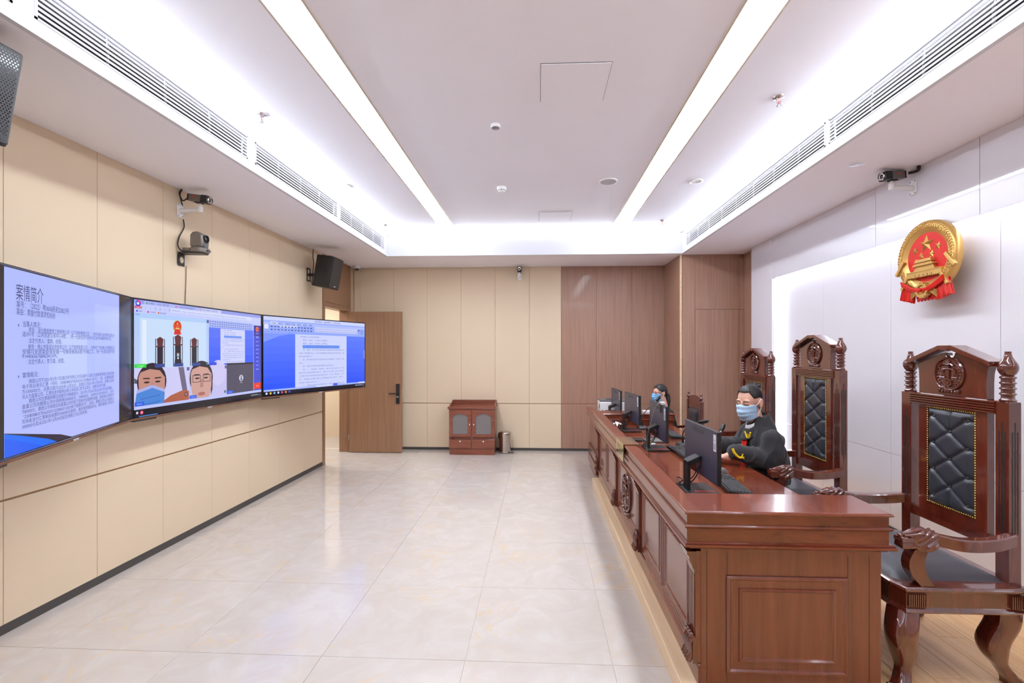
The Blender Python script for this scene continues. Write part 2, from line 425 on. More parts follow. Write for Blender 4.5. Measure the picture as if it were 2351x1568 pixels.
# back wall (beige, then walnut), with the walnut column projecting at the right
wb = MB().box(XL-0.16, XR+0.3, YB+0.012, YB+0.16, 0, ZS+0.5).build('wall_back', 'beige_gap'); tag(wb, 'back wall of beige panels turning to walnut panels', kind='structure')
PB = lambda u, v, w: (u, YB+0.012-w, v)
XW = 0.3925; XCOL = 2.12
cb = joints(XL, XW, -3.07, 0.585)
panel_row(wb, 'wall_panel', 'beige', cb, GZ+0.006, ZS, PB); panel_row(wb, 'wall_panel', 'beige', cb, 0.045, GZ-0.006, PB)
cw = joints(XW, XCOL, XW+0.594, 0.594)
panel_row(wb, 'walnut_panel', 'walnut', cw, GZ+0.006, ZS, PB, gap=0.004); panel_row(wb, 'walnut_panel', 'walnut', cw, 0.045, GZ-0.006, PB, gap=0.004)
MB().box(XL, XCOL, YB+0.004, YB+0.012, GZ-0.006, GZ+0.006).build('groove_trim', 'bronze_trim', wb)
bb = MB().box(XL, XCOL, YB+0.002, YB+0.011, 0, 0.046).build('baseboard_back', 'baseboard'); tag(bb, 'dark baseboard along the back wall', kind='structure')
# walnut column block
YC = 7.09
wc = MB().box(XCOL+0.012, XR+0.3, YC+0.012, YB+0.01, 0, ZS+0.3).build('wall_column', 'beige_gap'); tag(wc, 'walnut clad column block beside the white wall', kind='structure')
PC = lambda u, v, w: (u, YC+0.012-w, v)
xs = [XCOL+0.03, XCOL+0.215, XCOL+0.86, 3.05]
for a, b in zip(xs, xs[1:]):
    zz = [(0.045, GZ-0.006), (GZ+0.006, ZS)] if a < 2.3 else [(0.045, 2.31), (2.315, ZS)]
    for z0, z1 in zz: panel_row(wc, 'walnut_panel', 'walnut', [a, b], z0, z1, PC, gap=0.004)
PC2 = lambda u, v, w: (XCOL+0.012-w, u, v)
panel_row(wc, 'walnut_panel', 'walnut', [YC+0.02, YB], GZ+0.006, ZS, PC2); panel_row(wc, 'walnut_panel', 'walnut', [YC+0.02, YB], 0.045, GZ-0.006, PC2)
MB().box(XCOL+0.004, XCOL+0.012, YC+0.02, YB, GZ-0.006, GZ+0.006).build('groove_trim', 'bronze_trim', wc)
MB().box(XCOL+0.02, XCOL+0.215, YC+0.004, YC+0.012, GZ-0.006, GZ+0.006).build('groove_trim', 'bronze_trim', wc)
MB().box(XCOL-0.004, XCOL+0.022, YC-0.004, YC+0.022, 0, ZS).build('corner_strip', 'dais_edge', wc, bevel=0.003)
MB().box(XCOL+0.004, 3.05, YC+0.002, YC+0.011, 0, 0.046).build('baseboard_strip', 'baseboard', wc)
m = MB().box(3.05, 3.10, 6.60, YC+0.012, 0, ZS).build('walnut_panel', 'walnut', wc)

# ---- right wall: glossy white frame round a recessed, back-lit white panel
YR1 = 6.675; RY1 = 6.10; RZ1 = 2.61; XRP = 3.075
wr = MB().box(XRP+0.012, XRP+0.2, YF, YR1+0.2, 0, ZS+0.4).build('wall_right', 'white_gap'); tag(wr, 'glossy white panelled right wall with a back-lit recess', kind='structure')
PR = lambda u, v, w: (XR+0.028-w, u, v)
fr = [YF, 1.55, 2.93, 4.30, RY1, YR1]
panel_row(wr, 'gloss_panel', 'white_gloss', [YF, 0.37, 1.345, 2.32, 3.296, 4.27, RY1], RZ1, ZS, PR, gap=0.004, th=0.028)
m = MB().stack(rect(RY1+0.002, YR1, DZ, ZS), [(0, 0), (0, 0.0265), (-0.0015, 0.028)], PR).build('gloss_panel', 'white_gloss', wr)
MB().box(XR+0.028, XRP+0.012, RY1+0.07, YR1, 0, ZS).build('frame_backing', 'white_edge', wr)
MB().box(XR+0.028, XRP+0.012, YF, RY1+0.07, RZ1+0.07, ZS).build('frame_backing', 'white_edge', wr)
# lip behind the frame, then the LED trough
MB().box(XR+0.028, XR+0.05, RY1+0.002, RY1+0.07, DZ, RZ1+0.002).build('recess_lip', 'white_edge', wr)
MB().box(XR+0.028, XR+0.05, YF, RY1+0.07, RZ1+0.002, RZ1+0.07).build('recess_lip', 'white_edge', wr)
MB().box(XR+0.05, XRP-0.004, RY1+0.05, RY1+0.06, DZ, RZ1+0.05).build('led_diffuser', 'led', wr)
MB().box(XR+0.05, XRP-0.004, YF, RY1+0.05, RZ1+0.05, RZ1+0.06).build('led_diffuser', 'led', wr)
PRI = lambda u, v, w: (XRP+0.012-w, u, v)
ci = [YF, -0.63, 0.343, 1.317, 2.291, 3.265, 4.236, 5.213, RY1+0.06]
panel_row(wr, 'gloss_panel', 'white_gloss', ci, GZ+0.0015, RZ1+0.06, PRI, gap=0.003); panel_row(wr, 'gloss_panel', 'white_gloss', ci, DZ+0.06, GZ-0.0015, PRI, gap=0.003)
bb = MB().box(XRP-0.008, XRP+0.012, YF, RY1+0.05, DZ, DZ+0.06).build('baseboard_right', 'baseboard'); tag(bb, 'dark baseboard under the white wall', kind='structure')
# ---- wall behind the camera
wf = MB().box(XL-0.16, XRP+0.2, YF-0.15, YF, 0, ZS+0.6).build('wall_front', 'beige'); tag(wf, 'plain beige wall behind the camera', kind='structure')
# ---- corridor behind the open door
wcor = MB(); wcor.box(-4.95, -4.85, 5.6, 9.2, 0, 2.8); wcor.box(-4.9, XL-0.16, 9.1, 9.2, 0, 2.8); wcor.box(-4.9, XL-0.16, 5.6, 5.7, 0, 2.8); wcor.box(-4.95, XL-0.16, 5.6, 9.2, 2.8, 2.9)
wcor = wcor.build('wall_corridor', 'beige'); tag(wcor, 'beige corridor wall seen through the open door', kind='structure')
MB().box(-4.85, -4.84, 5.7, 9.1, GZ-0.006, GZ+0.006).build('groove_trim', 'bronze_trim', wcor)
MB().box(-4.85, -4.838, 5.7, 9.1, 0, 0.06).build('baseboard_strip', 'baseboard', wcor)
for y in (6.3, 6.9, 7.5, 8.1): MB().box(-4.85, -4.847, y, y+0.004, 0.06, 2.8).build('panel_gap', 'beige_gap', wcor)
fcor = MB().box(-4.95, XL-0.1, YB+0.1, 9.2, -0.1, 0).build('floor_corridor', 'tile'); tag(fcor, 'corridor floor', kind='structure')
cl_ = empty('corridor_fill_lamp', (-4.3, 7.6, 2.8), label='unseen flat lamp added to brighten the corridor behind the door', cat='lamp')  # added light source, out of view, brightens the corridor through the doorway
MB().box(-0.32, 0.32, -0.62, 0.62, -0.03, 0).build('fill_lamp_frame', 'white_paint', cl_); MB().box(-0.30, 0.30, -0.60, 0.60, -0.036, -0.03).build('fill_lamp_diffuser', 'strip_light', cl_)

# ---- ceiling
ce = MB(); ce.box(XL-0.3, XRP+0.3, YF-0.2, YB+0.2, ZC, ZC+0.1)
ceiling = ce.build('ceiling', 'ceiling'); tag(ceiling, 'white raised ceiling with two long light slots', kind='structure')
so = MB()
so.box(XL-0.16, CX0-0.03, YF, YB+0.01, ZS, ZS+0.02); so.box(CX1+0.03, XRP+0.2, YF, YB+0.01, ZS, ZS+0.02); so.box(CX0-0.03, CX1+0.03, CY1+0.03, YB+0.01, ZS, ZS+0.02); so.box(CX0-0.03, CX1+0.03, YF, CY0-0.03, ZS, ZS+0.02)
soff = so.build('ceiling_soffit', 'soffit'); tag(soff, 'dropped white soffit round the raised ceiling', kind='structure')
# trough floor so that nothing shows behind the fascia
tr = MB(); tr.box(CX0-0.3, CX0-0.28, CY0-0.3, CY1+0.3, ZS+0.02, ZC); tr.box(CX1+0.28, CX1+0.3, CY0-0.3, CY1+0.3, ZS+0.02, ZC); tr.box(CX0-0.3, CX1+0.3, CY1+0.28, CY1+0.3, ZS+0.02, ZC); tr.box(CX0-0.3, CX1+0.3, CY0-0.3, CY0-0.28, ZS+0.02, ZC)
tr.build('cove_trough', 'fascia', soff)
fa = MB(); t_ = 0.03
fa.box(CX0, CX1, CY1-0.0, CY1+t_, ZS+0.0, ZF); fa.box(CX0, CX1, CY0-t_, CY0, ZS, ZF)
fa.build('cove_fascia', 'fascia', soff)
GL = [(0.40, 1.93), (2.02, 3.58), (3.68, 5.23), (5.30, 6.85)]; GR = [(0.30, 3.517), (3.56, 6.80)]
ZG0, ZG1 = 3.205, 3.375
def side_fascia(X, sgn, gs):
    m = MB(); x0, x1 = (X-t_, X) if sgn < 0 else (X, X+t_)
    ya = CY0-t_
    for a, b in gs+[(CY1+t_, None)]:
        m.box(x0, x1, ya, a, ZS, ZF); ya = b
    for a, b in gs: m.box(x0, x1, a, b, ZS, ZG0); m.box(x0, x1, a, b, ZG1, ZF)
    m.build('cove_fascia', 'fascia', soff)
side_fascia(CX0, -1, GL); side_fascia(CX1, 1, GR)
def grille(X, sgn, a, b, label, group):
    # sgn = -1 on the left fascia (faces +X)
    f = -sgn
    g = empty('air_grille', (X, (a+b)/2, ZG0), label=label, cat='air vent', group=group)
    L = b-a; D = lambda v: f*v
    def bx(m, u0, u1, y0, y1, z0, z1): m.box(min(D(u0), D(u1)), max(D(u0), D(u1)), y0, y1, z0, z1)
    m = MB(); bx(m, -0.06, -0.05, -L/2, L/2, -0.005, 0.175); m.build('duct_back', 'grille_dark', g)
    m = MB(); w = 0.012
    for z0, z1 in ((-0.004, 0.006), (0.164, 0.174)): bx(m, -0.03, 0.004, -L/2, L/2, z0, z1)
    for y0, y1 in ((-L/2, -L/2+w), (L/2-w, L/2)): bx(m, -0.03, 0.004, y0, y1, -0.004, 0.174)
    m.build('frame', 'grille_slat', g)
    first = None
    for k in range(6):
        z = 0.028+k*0.0245
        if first is None:
            m = MB(); pr = [(-0.026, 0.012), (0.0, -0.0085), (0.003, -0.0085), (0.003, 0.0035), (-0.023, 0.018)]
            m.loft([[(D(u), y, v) for u, v in pr] for y in (-L/2+w, L/2-w)]); first = m.build('slat', 'grille_slat', g, (0, 0, z))
        else: share(first, parent=g, loc=(0, 0, z))
    n = max(1, round(L/0.42))
    for k in range(1, n):
        y = -L/2+L*k/n
        m = MB(); bx(m, -0.03, -0.022, y-0.006, y+0.006, 0, 0.17); m.build('support_bar', 'grille_slat', g)
lab = ['white slatted air grille on the left cove, half out of frame at top left', 'white air grille on the left cove that looks longest, above the wall cameras', 'middle-distance white air grille on the left cove, second from the back corner', 'farthest white air grille on the left cove by the back corner']
for (a, b), l in zip(GL, lab): grille(CX0, -1, a, b, l, 'air grilles in the cove')
for (a, b), l in zip(GR, ['white air grille on the right cove running out at top right', 'white air grille on the right cove towards the walnut column']): grille(CX1, 1, a, b, l, 'air grilles in the cove')
# light slots
def strip(x0, x1, label):
    g = empty('strip_light', ((x0+x1)/2, 2.6, ZC), label=label, cat='ceiling light', group='long strip lights in the raised ceiling')
    w = (x1-x0)/2; L0, L1 = 0.6-2.6, 6.67-2.6
    MB().box(-w, w, L0, L1, -0.004, 0.0).build('diffuser', 'strip_light', g)
    m = MB(); m.frame(-w-0.014, w+0.014, L0-0.014, L1+0.014, [(0, 0), (0, -0.008), (0.014, -0.008), (0.014, -0.002)]); m.build('frame', 'strip_frame', g)
strip(-1.42, -1.217, 'long white strip light on the ceiling nearer the video screens')
strip(1.078, 1.283, 'long white strip light on the ceiling nearer the judges bench')
# access panels
def access(x0, x1, y0, y1, label):
    g = empty('access_panel', ((x0+x1)/2, (y0+y1)/2, ZC), label=label, cat='access panel', group='access hatches in the ceiling')
    w, h = (x1-x0)/2, (y1-y0)/2
    MB().box(-w, w, -h, h, -0.002, 0).build('shadow_gap', 'grille_dark', g)
    MB().box(-w+0.003, w-0.003, -h+0.003, h-0.003, -0.006, -0.002).build('lid', 'ceiling', g)
access(0.016, 0.467, 2.952, 3.402, 'large square access hatch in the ceiling nearest the camera')
access(0.011, 0.449, 6.10, 6.53, 'smaller-looking square access hatch in the ceiling near the back wall')
# ================================================================== door
dr = empty('door_1', (XL, YD0, 0), label='walnut door standing wide open against the back wall', kind='structure')
DW = YD1-YD0
m = MB()   # lining of the opening + casing + overpanel, local: x out of wall, y along
def casing(m, x0, x1):
    m.box(x0, x1, -0.07, 0.0, 0, ZS); m.box(x0, x1, DW, DW+0.07, 0, ZS)
casing(m, -0.16, 0.012); m.build('door_casing', 'door_wood', dr, bevel=0.003)
MB().box(-0.16, 0.010, 0, DW, ZD, ZD+0.07).build('door_head', 'door_wood', dr, bevel=0.003)
MB().box(-0.02, 0.004, 0, DW, ZD+0.075, ZS-0.0).build('over_panel', 'door_wood', dr)
MB().box(-0.11, -0.095, 0, 0.012, 0, ZD).build('door_stop', 'door_wood', dr)
leaf = MB().box(0.0, 0.89, -0.022, 0.022, 0.008, ZD-0.01).build('door_leaf', 'door_wood', dr, (0.03, DW-0.03, 0), bevel=0.002)
lk = MB().box(-0.03, 0.03, -0.02, 0, -0.165, 0.165).build('lock_body', 'black_plastic', leaf, (0.826, -0.022, 0.985), bevel=0.006)
lk2 = MB().tube([(0, -0.02, 0.0), (0, -0.05, 0.0)], 0.012, 12).tube([(0.01, -0.05, 0), (-0.135, -0.05, 0)], 0.0105, 10).build('door_handle', 'black_plastic', leaf, (0.826, -0.022, 0.99), smooth=40)
MB().box(-0.024, 0.024, -0.0225, -0.02, -0.03, 0.0).build('lock_plate', 'mid_grey', leaf, (0.826, -0.022, 0.95)); MB().lathe([(0.008, 0), (0.008, 0.003)], 12, P=lambda a, b, w: (a, -w, b)).build('keyhole_disc', 'chrome', leaf, (0.826, -0.0445, 0.935))
for z in (0.25, 2.05): MB().cyl((0, 0, z-0.05), (0, 0, z+0.05), 0.008).build('hinge', 'steel', leaf, (-0.01, -0.02, 0))
MB().box(0.89, 0.8925, -0.012, 0.012, 0.90, 1.07).build('strike_edge', 'chrome', leaf)

# ================================================================== video screens
def tv(loc, rotz, label, art, arm=None):
    t = empty('television', loc, rotz, label=label, cat='television', group='three large wall televisions')
    W, Hh = 1.62, 0.90
    MB().box(0, W, 0.004, 0.045, 0, Hh).build('back_shell', 'black_plastic', t, bevel=0.004)
    m = MB(); P = lambda u, v, w: (u, -w, v)
    m.frame(0, W, 0, Hh, [(0, -0.004), (0, 0.006), (0.004, 0.006), (0.008, 0.0)], P); m.build('bezel', 'black_gloss', t)
    MB().box(0.0, W, -0.007, 0.03, -0.016, 0.0).build('chin', 'cable_brown', t, bevel=0.003)
    MB().box(W/2-0.03, W/2+0.03, -0.009, -0.006, -0.014, -0.004).build('badge', 'light_grey', t)
    MB().box(0.006, W-0.006, -0.001, 0.004, 0.006, Hh-0.006).build('panel_glass', 'black_gloss', t)
    MB().box(W/2-0.25, W/2+0.25, 0.045, 0.075, 0.2, 0.7).build('mount_plate', 'black_plastic', t)
    MB().box(0.02, 0.22, 0.0, 0.05, -0.028, -0.018).build('bracket_foot', 'dark_grey', t)
    if arm: MB().tube([(W/2, 0.07, 0.45), arm], 0.03, 8).build('wall_arm', 'black_plastic', t)
    c = CB(); art(c); c.build('screen_picture', 'screen_picture', t, (0, -0.0012, 0))
    return t
S_BG = col(186, 196, 255); S_TX = col(58, 62, 120); S_BLK = col(24, 24, 30); S_BLUE = col(36, 92, 248)
def art1(c):
    x0, x1, B = 0.195, 1.40, 0.012; T = 0.888
    c.rect(0.008, 1.612, B, T, S_BLK, 0)
    c.grad(x0, x1, B, T, col(170, 184, 255), col(180, 190, 252), 8)
    c.rect(0.55, 0.95, 0.30, 0.60, col(186, 198, 255), 2); c.rect(1.05, 1.38, 0.36, 0.80, col(180, 192, 253), 2)
    c.poly([(x0, B), (0.78, B), (0.66, 0.045), (x0, 0.125)], col(42, 40, 60), 3)
    c.poly([(x0, B), (0.625, B), (0.545, 0.04), (0.34, 0.09), (x0, 0.122)], col(0, 110, 250), 4)
    c.poly([(x0, B), (0.50, B), (0.36, 0.055), (x0, 0.10)], col(8, 96, 246), 5)
    tx = S_TX; L = lambda s, x, y, xe, h, k=tx: c.text(s, x, y-1.19, h, k, width=xe-x)
    L('案情简介', 0.272, 1.940, 0.49, 0.085)
    L('案号：（2022）粤0606民初25823号', 0.275, 1.901, 0.735, 0.036)
    L('案由：票据付款请求权纠纷', 0.275, 1.866, 0.60, 0.036)
    c.poly([(0.288, 0.615), (0.288, 0.633), (0.296, 0.624)], S_TX, 12); c.poly([(0.288, 0.37), (0.288, 0.388), (0.296, 0.379)], S_TX, 12)
    L('当事人情况：', 0.324, 1.811, 0.47, 0.032)
    h = 0.028
    L('原告：湖北鹏图建筑工程有限公司（以下简称鹏图公司），住所地湖北省赤壁市湖北大', 0.368, 1.785, 1.315, h)
    L('道391号（公共资源交易中心4楼），统一社会信用代码91421281MA4BRPHW73。', 0.320, 1.763, 1.27, h)
    L('法定代表人：雷鹏，经理。', 0.368, 1.732, 0.665, h)
    L('被告：佛山市盈富投资有限公司（以下简称盈富公司），住所地广东省佛山市顺德区均', 0.364, 1.702, 1.315, h)
    L('安镇均安居委会保安路一号聚丽豪庭A座7号铺之三，统一社会信用代码', 0.320, 1.678, 1.315, h)
    L('9144060676840343XM。', 0.317, 1.656, 0.622, h)
    L('法定代表人：李万雄，经理。', 0.364, 1.628, 0.69, h)
    L('案情概况：', 0.320, 1.563, 0.45, 0.03)
    y = 1.542
    for s, x, xe in (('鹏图公司于2021年3月17日通过背书转让方式从案外人湖北古星商贸有限公司处取得', 0.371, 1.305), ('电子商业承兑汇票（号码：230858803705620201225806312033）一张，出票据金额', 0.320, 1.305),
                     ('为1000000元，出票日期为2020年12月25日，到期日为2021年12月24日，出票人及承', 0.317, 1.305), ('兑人为盈富公司，汇票信息中载明出票人承诺该汇票予以承兑，到期无条件付款。', 0.317, 1.19),
                     ('鹏图公司在票据到期日后提示付款被拒付，2022年1月26日至2022年5月20日期间，', 0.371, 1.285), ('盈富公司向鹏图公司分别转账500000元、100000元、50000元及50000元，合计', 0.317, 1.305),
                     ('700000元，鹏图公司收款后向盈富公司开具了四张对应金额的收据，收款事由均载明为', 0.317, 1.305), ('“230858803705620201225806312033线下商票兑付”。此后，鹏图公司认为盈富公', 0.324, 1.305),
                     ('司未能支付汇票剩余金额的300000元款项，遂向本院提起诉讼，要求盈富公司支付', 0.317, 1.305), ('300000元及从2021年12月24日起至清偿之日止的利息。', 0.317, 0.95)):
        L(s, x, y-0.008, xe, 0.0235); y -= 0.0241
def doc_text(c, x0, x1, z0, z1, k, layer=14, n=16):
    rows = [(0.08, 0.45, '涉及第三人权益的情形？'), (0.13, 0.6, '原告：保证。不涉及上述情形。'), (0.13, 0.6, '被告：保证。不涉及上述情形。'), (0.13, 0.83, '审：原告，你方是否撤回对被告的异乎的起诉？'), (0.13, 0.94, '原：是的，由于我方被告佛山市盈富投资发展有限公司'),
            (0.06, 0.94, '达成一致调解协议，我方申请撤回对被告的异乎的起诉，请'), (0.06, 0.3, '求法院准许。'), (0.13, 0.94, '审：原告撤回的异乎的起诉符合法律规定，本院予以准'), (0.06, 0.14, '许。'), (0.13, 0.72, '审：请双方提供自愿和解达成的协议。'),
            (0.13, 0.94, '原：一、原被告一致确认，截止至2022年11月17日'), (0.06, 0.94, '被告尚欠原告货款3000元，被告于2022年11月17日支付'), (0.06, 0.94, '上述款项支付至原告指定的银行账户（户名：魏艺珍，开户'), (0.06, 0.93, '行：中国农业银行佛山市顺德区乐从支行，账号：'), (0.06, 0.43, '6228451458003522015）；'), (0.13, 0.94, '二、至盈的情形若未按期支付上述款项原告魏艺珍已')]
    rows = rows[:n]; dz = (z1-z0)/len(rows)
    for i, (a, b, s) in enumerate(rows):
        z = z1-dz*(i+0.78)
        if i == 3: c.rect(x0+(x1-x0)*0.125, x0+(x1-x0)*0.84, z-dz*0.3, z+dz*0.72, col(104, 150, 250), layer-2)
        c.text(s, x0+(x1-x0)*a, z, dz*0.55, k, width=(x1-x0)*(b-a), layer=layer)
def art3(c):
    W = 1.62; c.rect(0.008, W-0.008, 0.012, 0.888, S_BLK, 0)
    c.grad(0.01, W-0.01, 0.055, 0.72, col(96, 128, 255), col(40, 84, 252), 8)
    c.poly([(0.01, 0.72), (0.46, 0.72), (0.20, 0.67), (0.01, 0.60)], col(128, 154, 255), 2)
    c.rect(0.01, W-0.01, 0.845, 0.888, col(206, 214, 255), 2); c.rect(0.01, W-0.01, 0.70, 0.845, col(150, 172, 252), 2); c.rect(0.01, W-0.01, 0.80, 0.83, col(176, 192, 255), 3)
    c.rect(0.10, 0.19, 0.795, 0.835, col(200, 210, 255), 4)
    for i, s in enumerate(('开始', '插入', '页面布局', '引用', '邮件', '审阅', '视图')): c.text(s, 0.12+i*0.085, 0.805, 0.022, col(60, 70, 130), width=0.05 if i != 2 else 0.07, layer=6)
    c.text('庭审笔录 - 兼容模式 - 文字处理', 0.72, 0.856, 0.022, col(70, 80, 150), width=0.42, layer=6)
    c.rect(0.02, 0.07, 0.75, 0.80, col(226, 230, 255), 5); c.rect(0.20, 0.46, 0.772, 0.795, col(206, 214, 255), 5)
    for r in range(2):
        for k in range(13): c.rect(0.10+k*0.046, 0.124+k*0.046, 0.738-r*0.0+0.034*r, 0.75+0.034*r, [col(60, 70, 120), col(84, 96, 170), col(210, 170, 60)][(k*7+r) % 3 if k == 9 else k % 2], 6)
    for k in range(14):
        x = 0.72+k*0.053; c.rect(x, x+0.049, 0.735, 0.798, col(204, 212, 255), 5); c.text('AaBb', x+0.006, 0.772, 0.014, col(70, 80, 150), width=0.037, layer=7); c.text('标题', x+0.008, 0.745, 0.014, col(70, 80, 150), width=0.033, layer=7)
    c.disc(1.49, 0.785, 0.012, 0.012, col(60, 70, 140), 12, 6)
    for k, s in enumerate(('查找', '替换', '选择')): c.text(s, 1.525, 0.785-k*0.024, 0.014, col(60, 70, 140), width=0.05, layer=6)
    c.rect(0.43, 1.26, 0.068, 0.70, col(206, 214, 255), 3)
    doc_text(c, 0.43, 1.26, 0.07, 0.695, col(122, 130, 196))
    c.rect(0.01, W-0.01, 0.055, 0.075, col(168, 186, 255), 15); c.rect(1.02, 1.09, 0.058, 0.088, col(70, 96, 236), 16); c.rect(0.74, 1.0, 0.058, 0.08, col(206, 214, 255), 16); c.rect(1.48, 1.60, 0.056, 0.078, col(214, 220, 255), 16)
    c.rect(0.01, W-0.01, 0.012, 0.055, col(20, 22, 34), 15)
    for k, q in enumerate((col(220, 226, 255), col(240, 200, 70), col(150, 180, 250), col(200, 214, 255), col(220, 80, 160), col(240, 140, 40), col(90, 80, 240))):
        c.disc(0.045+k*0.05, 0.034, 0.013, 0.013, q, 12, 17)
    for k in range(6): c.rect(1.42+k*0.022, 1.432+k*0.022, 0.03, 0.042, col(200, 210, 250), 17)
    c.text('15:06', 1.555, 0.036, 0.013, col(200, 210, 250), width=0.035, layer=17); c.text('2022/11/17', 1.55, 0.02, 0.011, col(200, 210, 250), width=0.045, layer=17)
    c.rect(1.596, 1.606, 0.40, 0.52, col(190, 200, 255), 5)
class WideX:
    def __init__(s, c, cx, k): s.c, s.cx, s.k = c, cx, k
    def poly(s, pts, q, layer=None): s.c.poly([(s.cx+(x-s.cx)*s.k, z) for x, z in pts], q, layer)
    def disc(s, cx, cz, rx, rz, q, n=20, layer=None): s.c.disc(s.cx+(cx-s.cx)*s.k, cz, rx*s.k, rz, q, n, layer)
def face(c, cx, cz, s, mask, L=6):
    c = WideX(c, cx, 1.28)
    skin = col(196, 142, 128) if mask else col(206, 160, 152); hair = col(44, 38, 46)
    c.disc(cx, cz+0.03*s, 0.115*s, 0.155*s, hair, 24, L)
    c.poly([(cx-0.105*s, cz+0.07*s), (cx-0.09*s, cz+0.11*s), (cx-0.02*s, cz+0.135*s), (cx+0.06*s, cz+0.12*s), (cx+0.102*s, cz+0.06*s), (cx+0.10*s, cz-0.05*s), (cx+0.085*s, cz-0.13*s), (cx+0.04*s, cz-0.19*s), (cx-0.04*s, cz-0.19*s), (cx-0.085*s, cz-0.13*s), (cx-0.10*s, cz-0.05*s)], skin, L+1)
    for sx in (-1, 1):
        c.disc(cx+sx*0.043*s, cz+0.028*s, 0.022*s, 0.008*s, col(60, 40, 44), 12, L+2); c.poly([(cx+sx*0.018*s, cz+0.052*s), (cx+sx*0.072*s, cz+0.056*s), (cx+sx*0.07*s, cz+0.066*s), (cx+sx*0.02*s, cz+0.064*s)], col(70, 48, 48), L+2)
    c.poly([(cx-0.018*s, cz-0.055*s), (cx+0.018*s, cz-0.055*s), (cx+0.006*s, cz+0.02*s), (cx-0.006*s, cz+0.02*s)], col(182, 128, 120), L+2)
    if mask:
        c.poly([(cx-0.115*s, cz-0.03*s), (cx, cz+0.005*s), (cx+0.10*s, cz-0.04*s), (cx+0.095*s, cz-0.15*s), (cx+0.03*s, cz-0.26*s), (cx-0.09*s, cz-0.26*s), (cx-0.135*s, cz-0.17*s)], col(74, 134, 216), L+3)
        c.poly([(cx-0.115*s, cz-0.03*s), (cx, cz+0.005*s), (cx+0.10*s, cz-0.04*s), (cx+0.098*s, cz-0.065*s), (cx, cz-0.02*s), (cx-0.117*s, cz-0.055*s)], col(170, 176, 232), L+4)
        for k in range(3): c.poly([(cx-0.09*s, cz-(0.10+0.05*k)*s), (cx+0.06*s, cz-(0.08+0.05*k)*s), (cx+0.06*s, cz-(0.088+0.05*k)*s), (cx-0.09*s, cz-(0.108+0.05*k)*s)], col(58, 112, 196), L+4)
    else:
        c.disc(cx, cz-0.115*s, 0.036*s, 0.017*s, col(176, 104, 104), 14, L+2)
        for sx in (-1, 1):
            a, b = cx+sx*0.012*s, cx+sx*0.088*s
            for (p, q, r, t) in ((a, b, 0.052, 0.058), (a, b, -0.008, -0.003)): c.poly([(p, cz+r*s), (q, cz+r*s), (q, cz+t*s), (p, cz+t*s)], col(70, 60, 72), L+4)
            for p in (a, b-0.005*s*sx): c.poly([(p, cz-0.006*s), (p+0.005*s*sx, cz-0.006*s), (p+0.005*s*sx, cz+0.056*s), (p, cz+0.056*s)], col(70, 60, 72), L+4)
def mini_chair(c, x, z, h, L):
    w = h*0.36; q = col(52, 34, 48); r = col(96, 44, 50)
    for sx in (-1, 1): c.rect(x+sx*w/2-0.004, x+sx*w/2+0.004, z, z+h*0.93, q, L)
    c.rect(x-w*0.33, x+w*0.33, z, z+h*0.68, col(40, 36, 50), L); c.rect(x-w/2, x+w/2, z+h*0.66, z+h*0.70, r, L+1)
    c.poly([(x-w*0.3, z+h*0.7), (x+w*0.3, z+h*0.7), (x+w*0.38, z+h*0.93), (x, z+h), (x-w*0.38, z+h*0.93)], r, L)
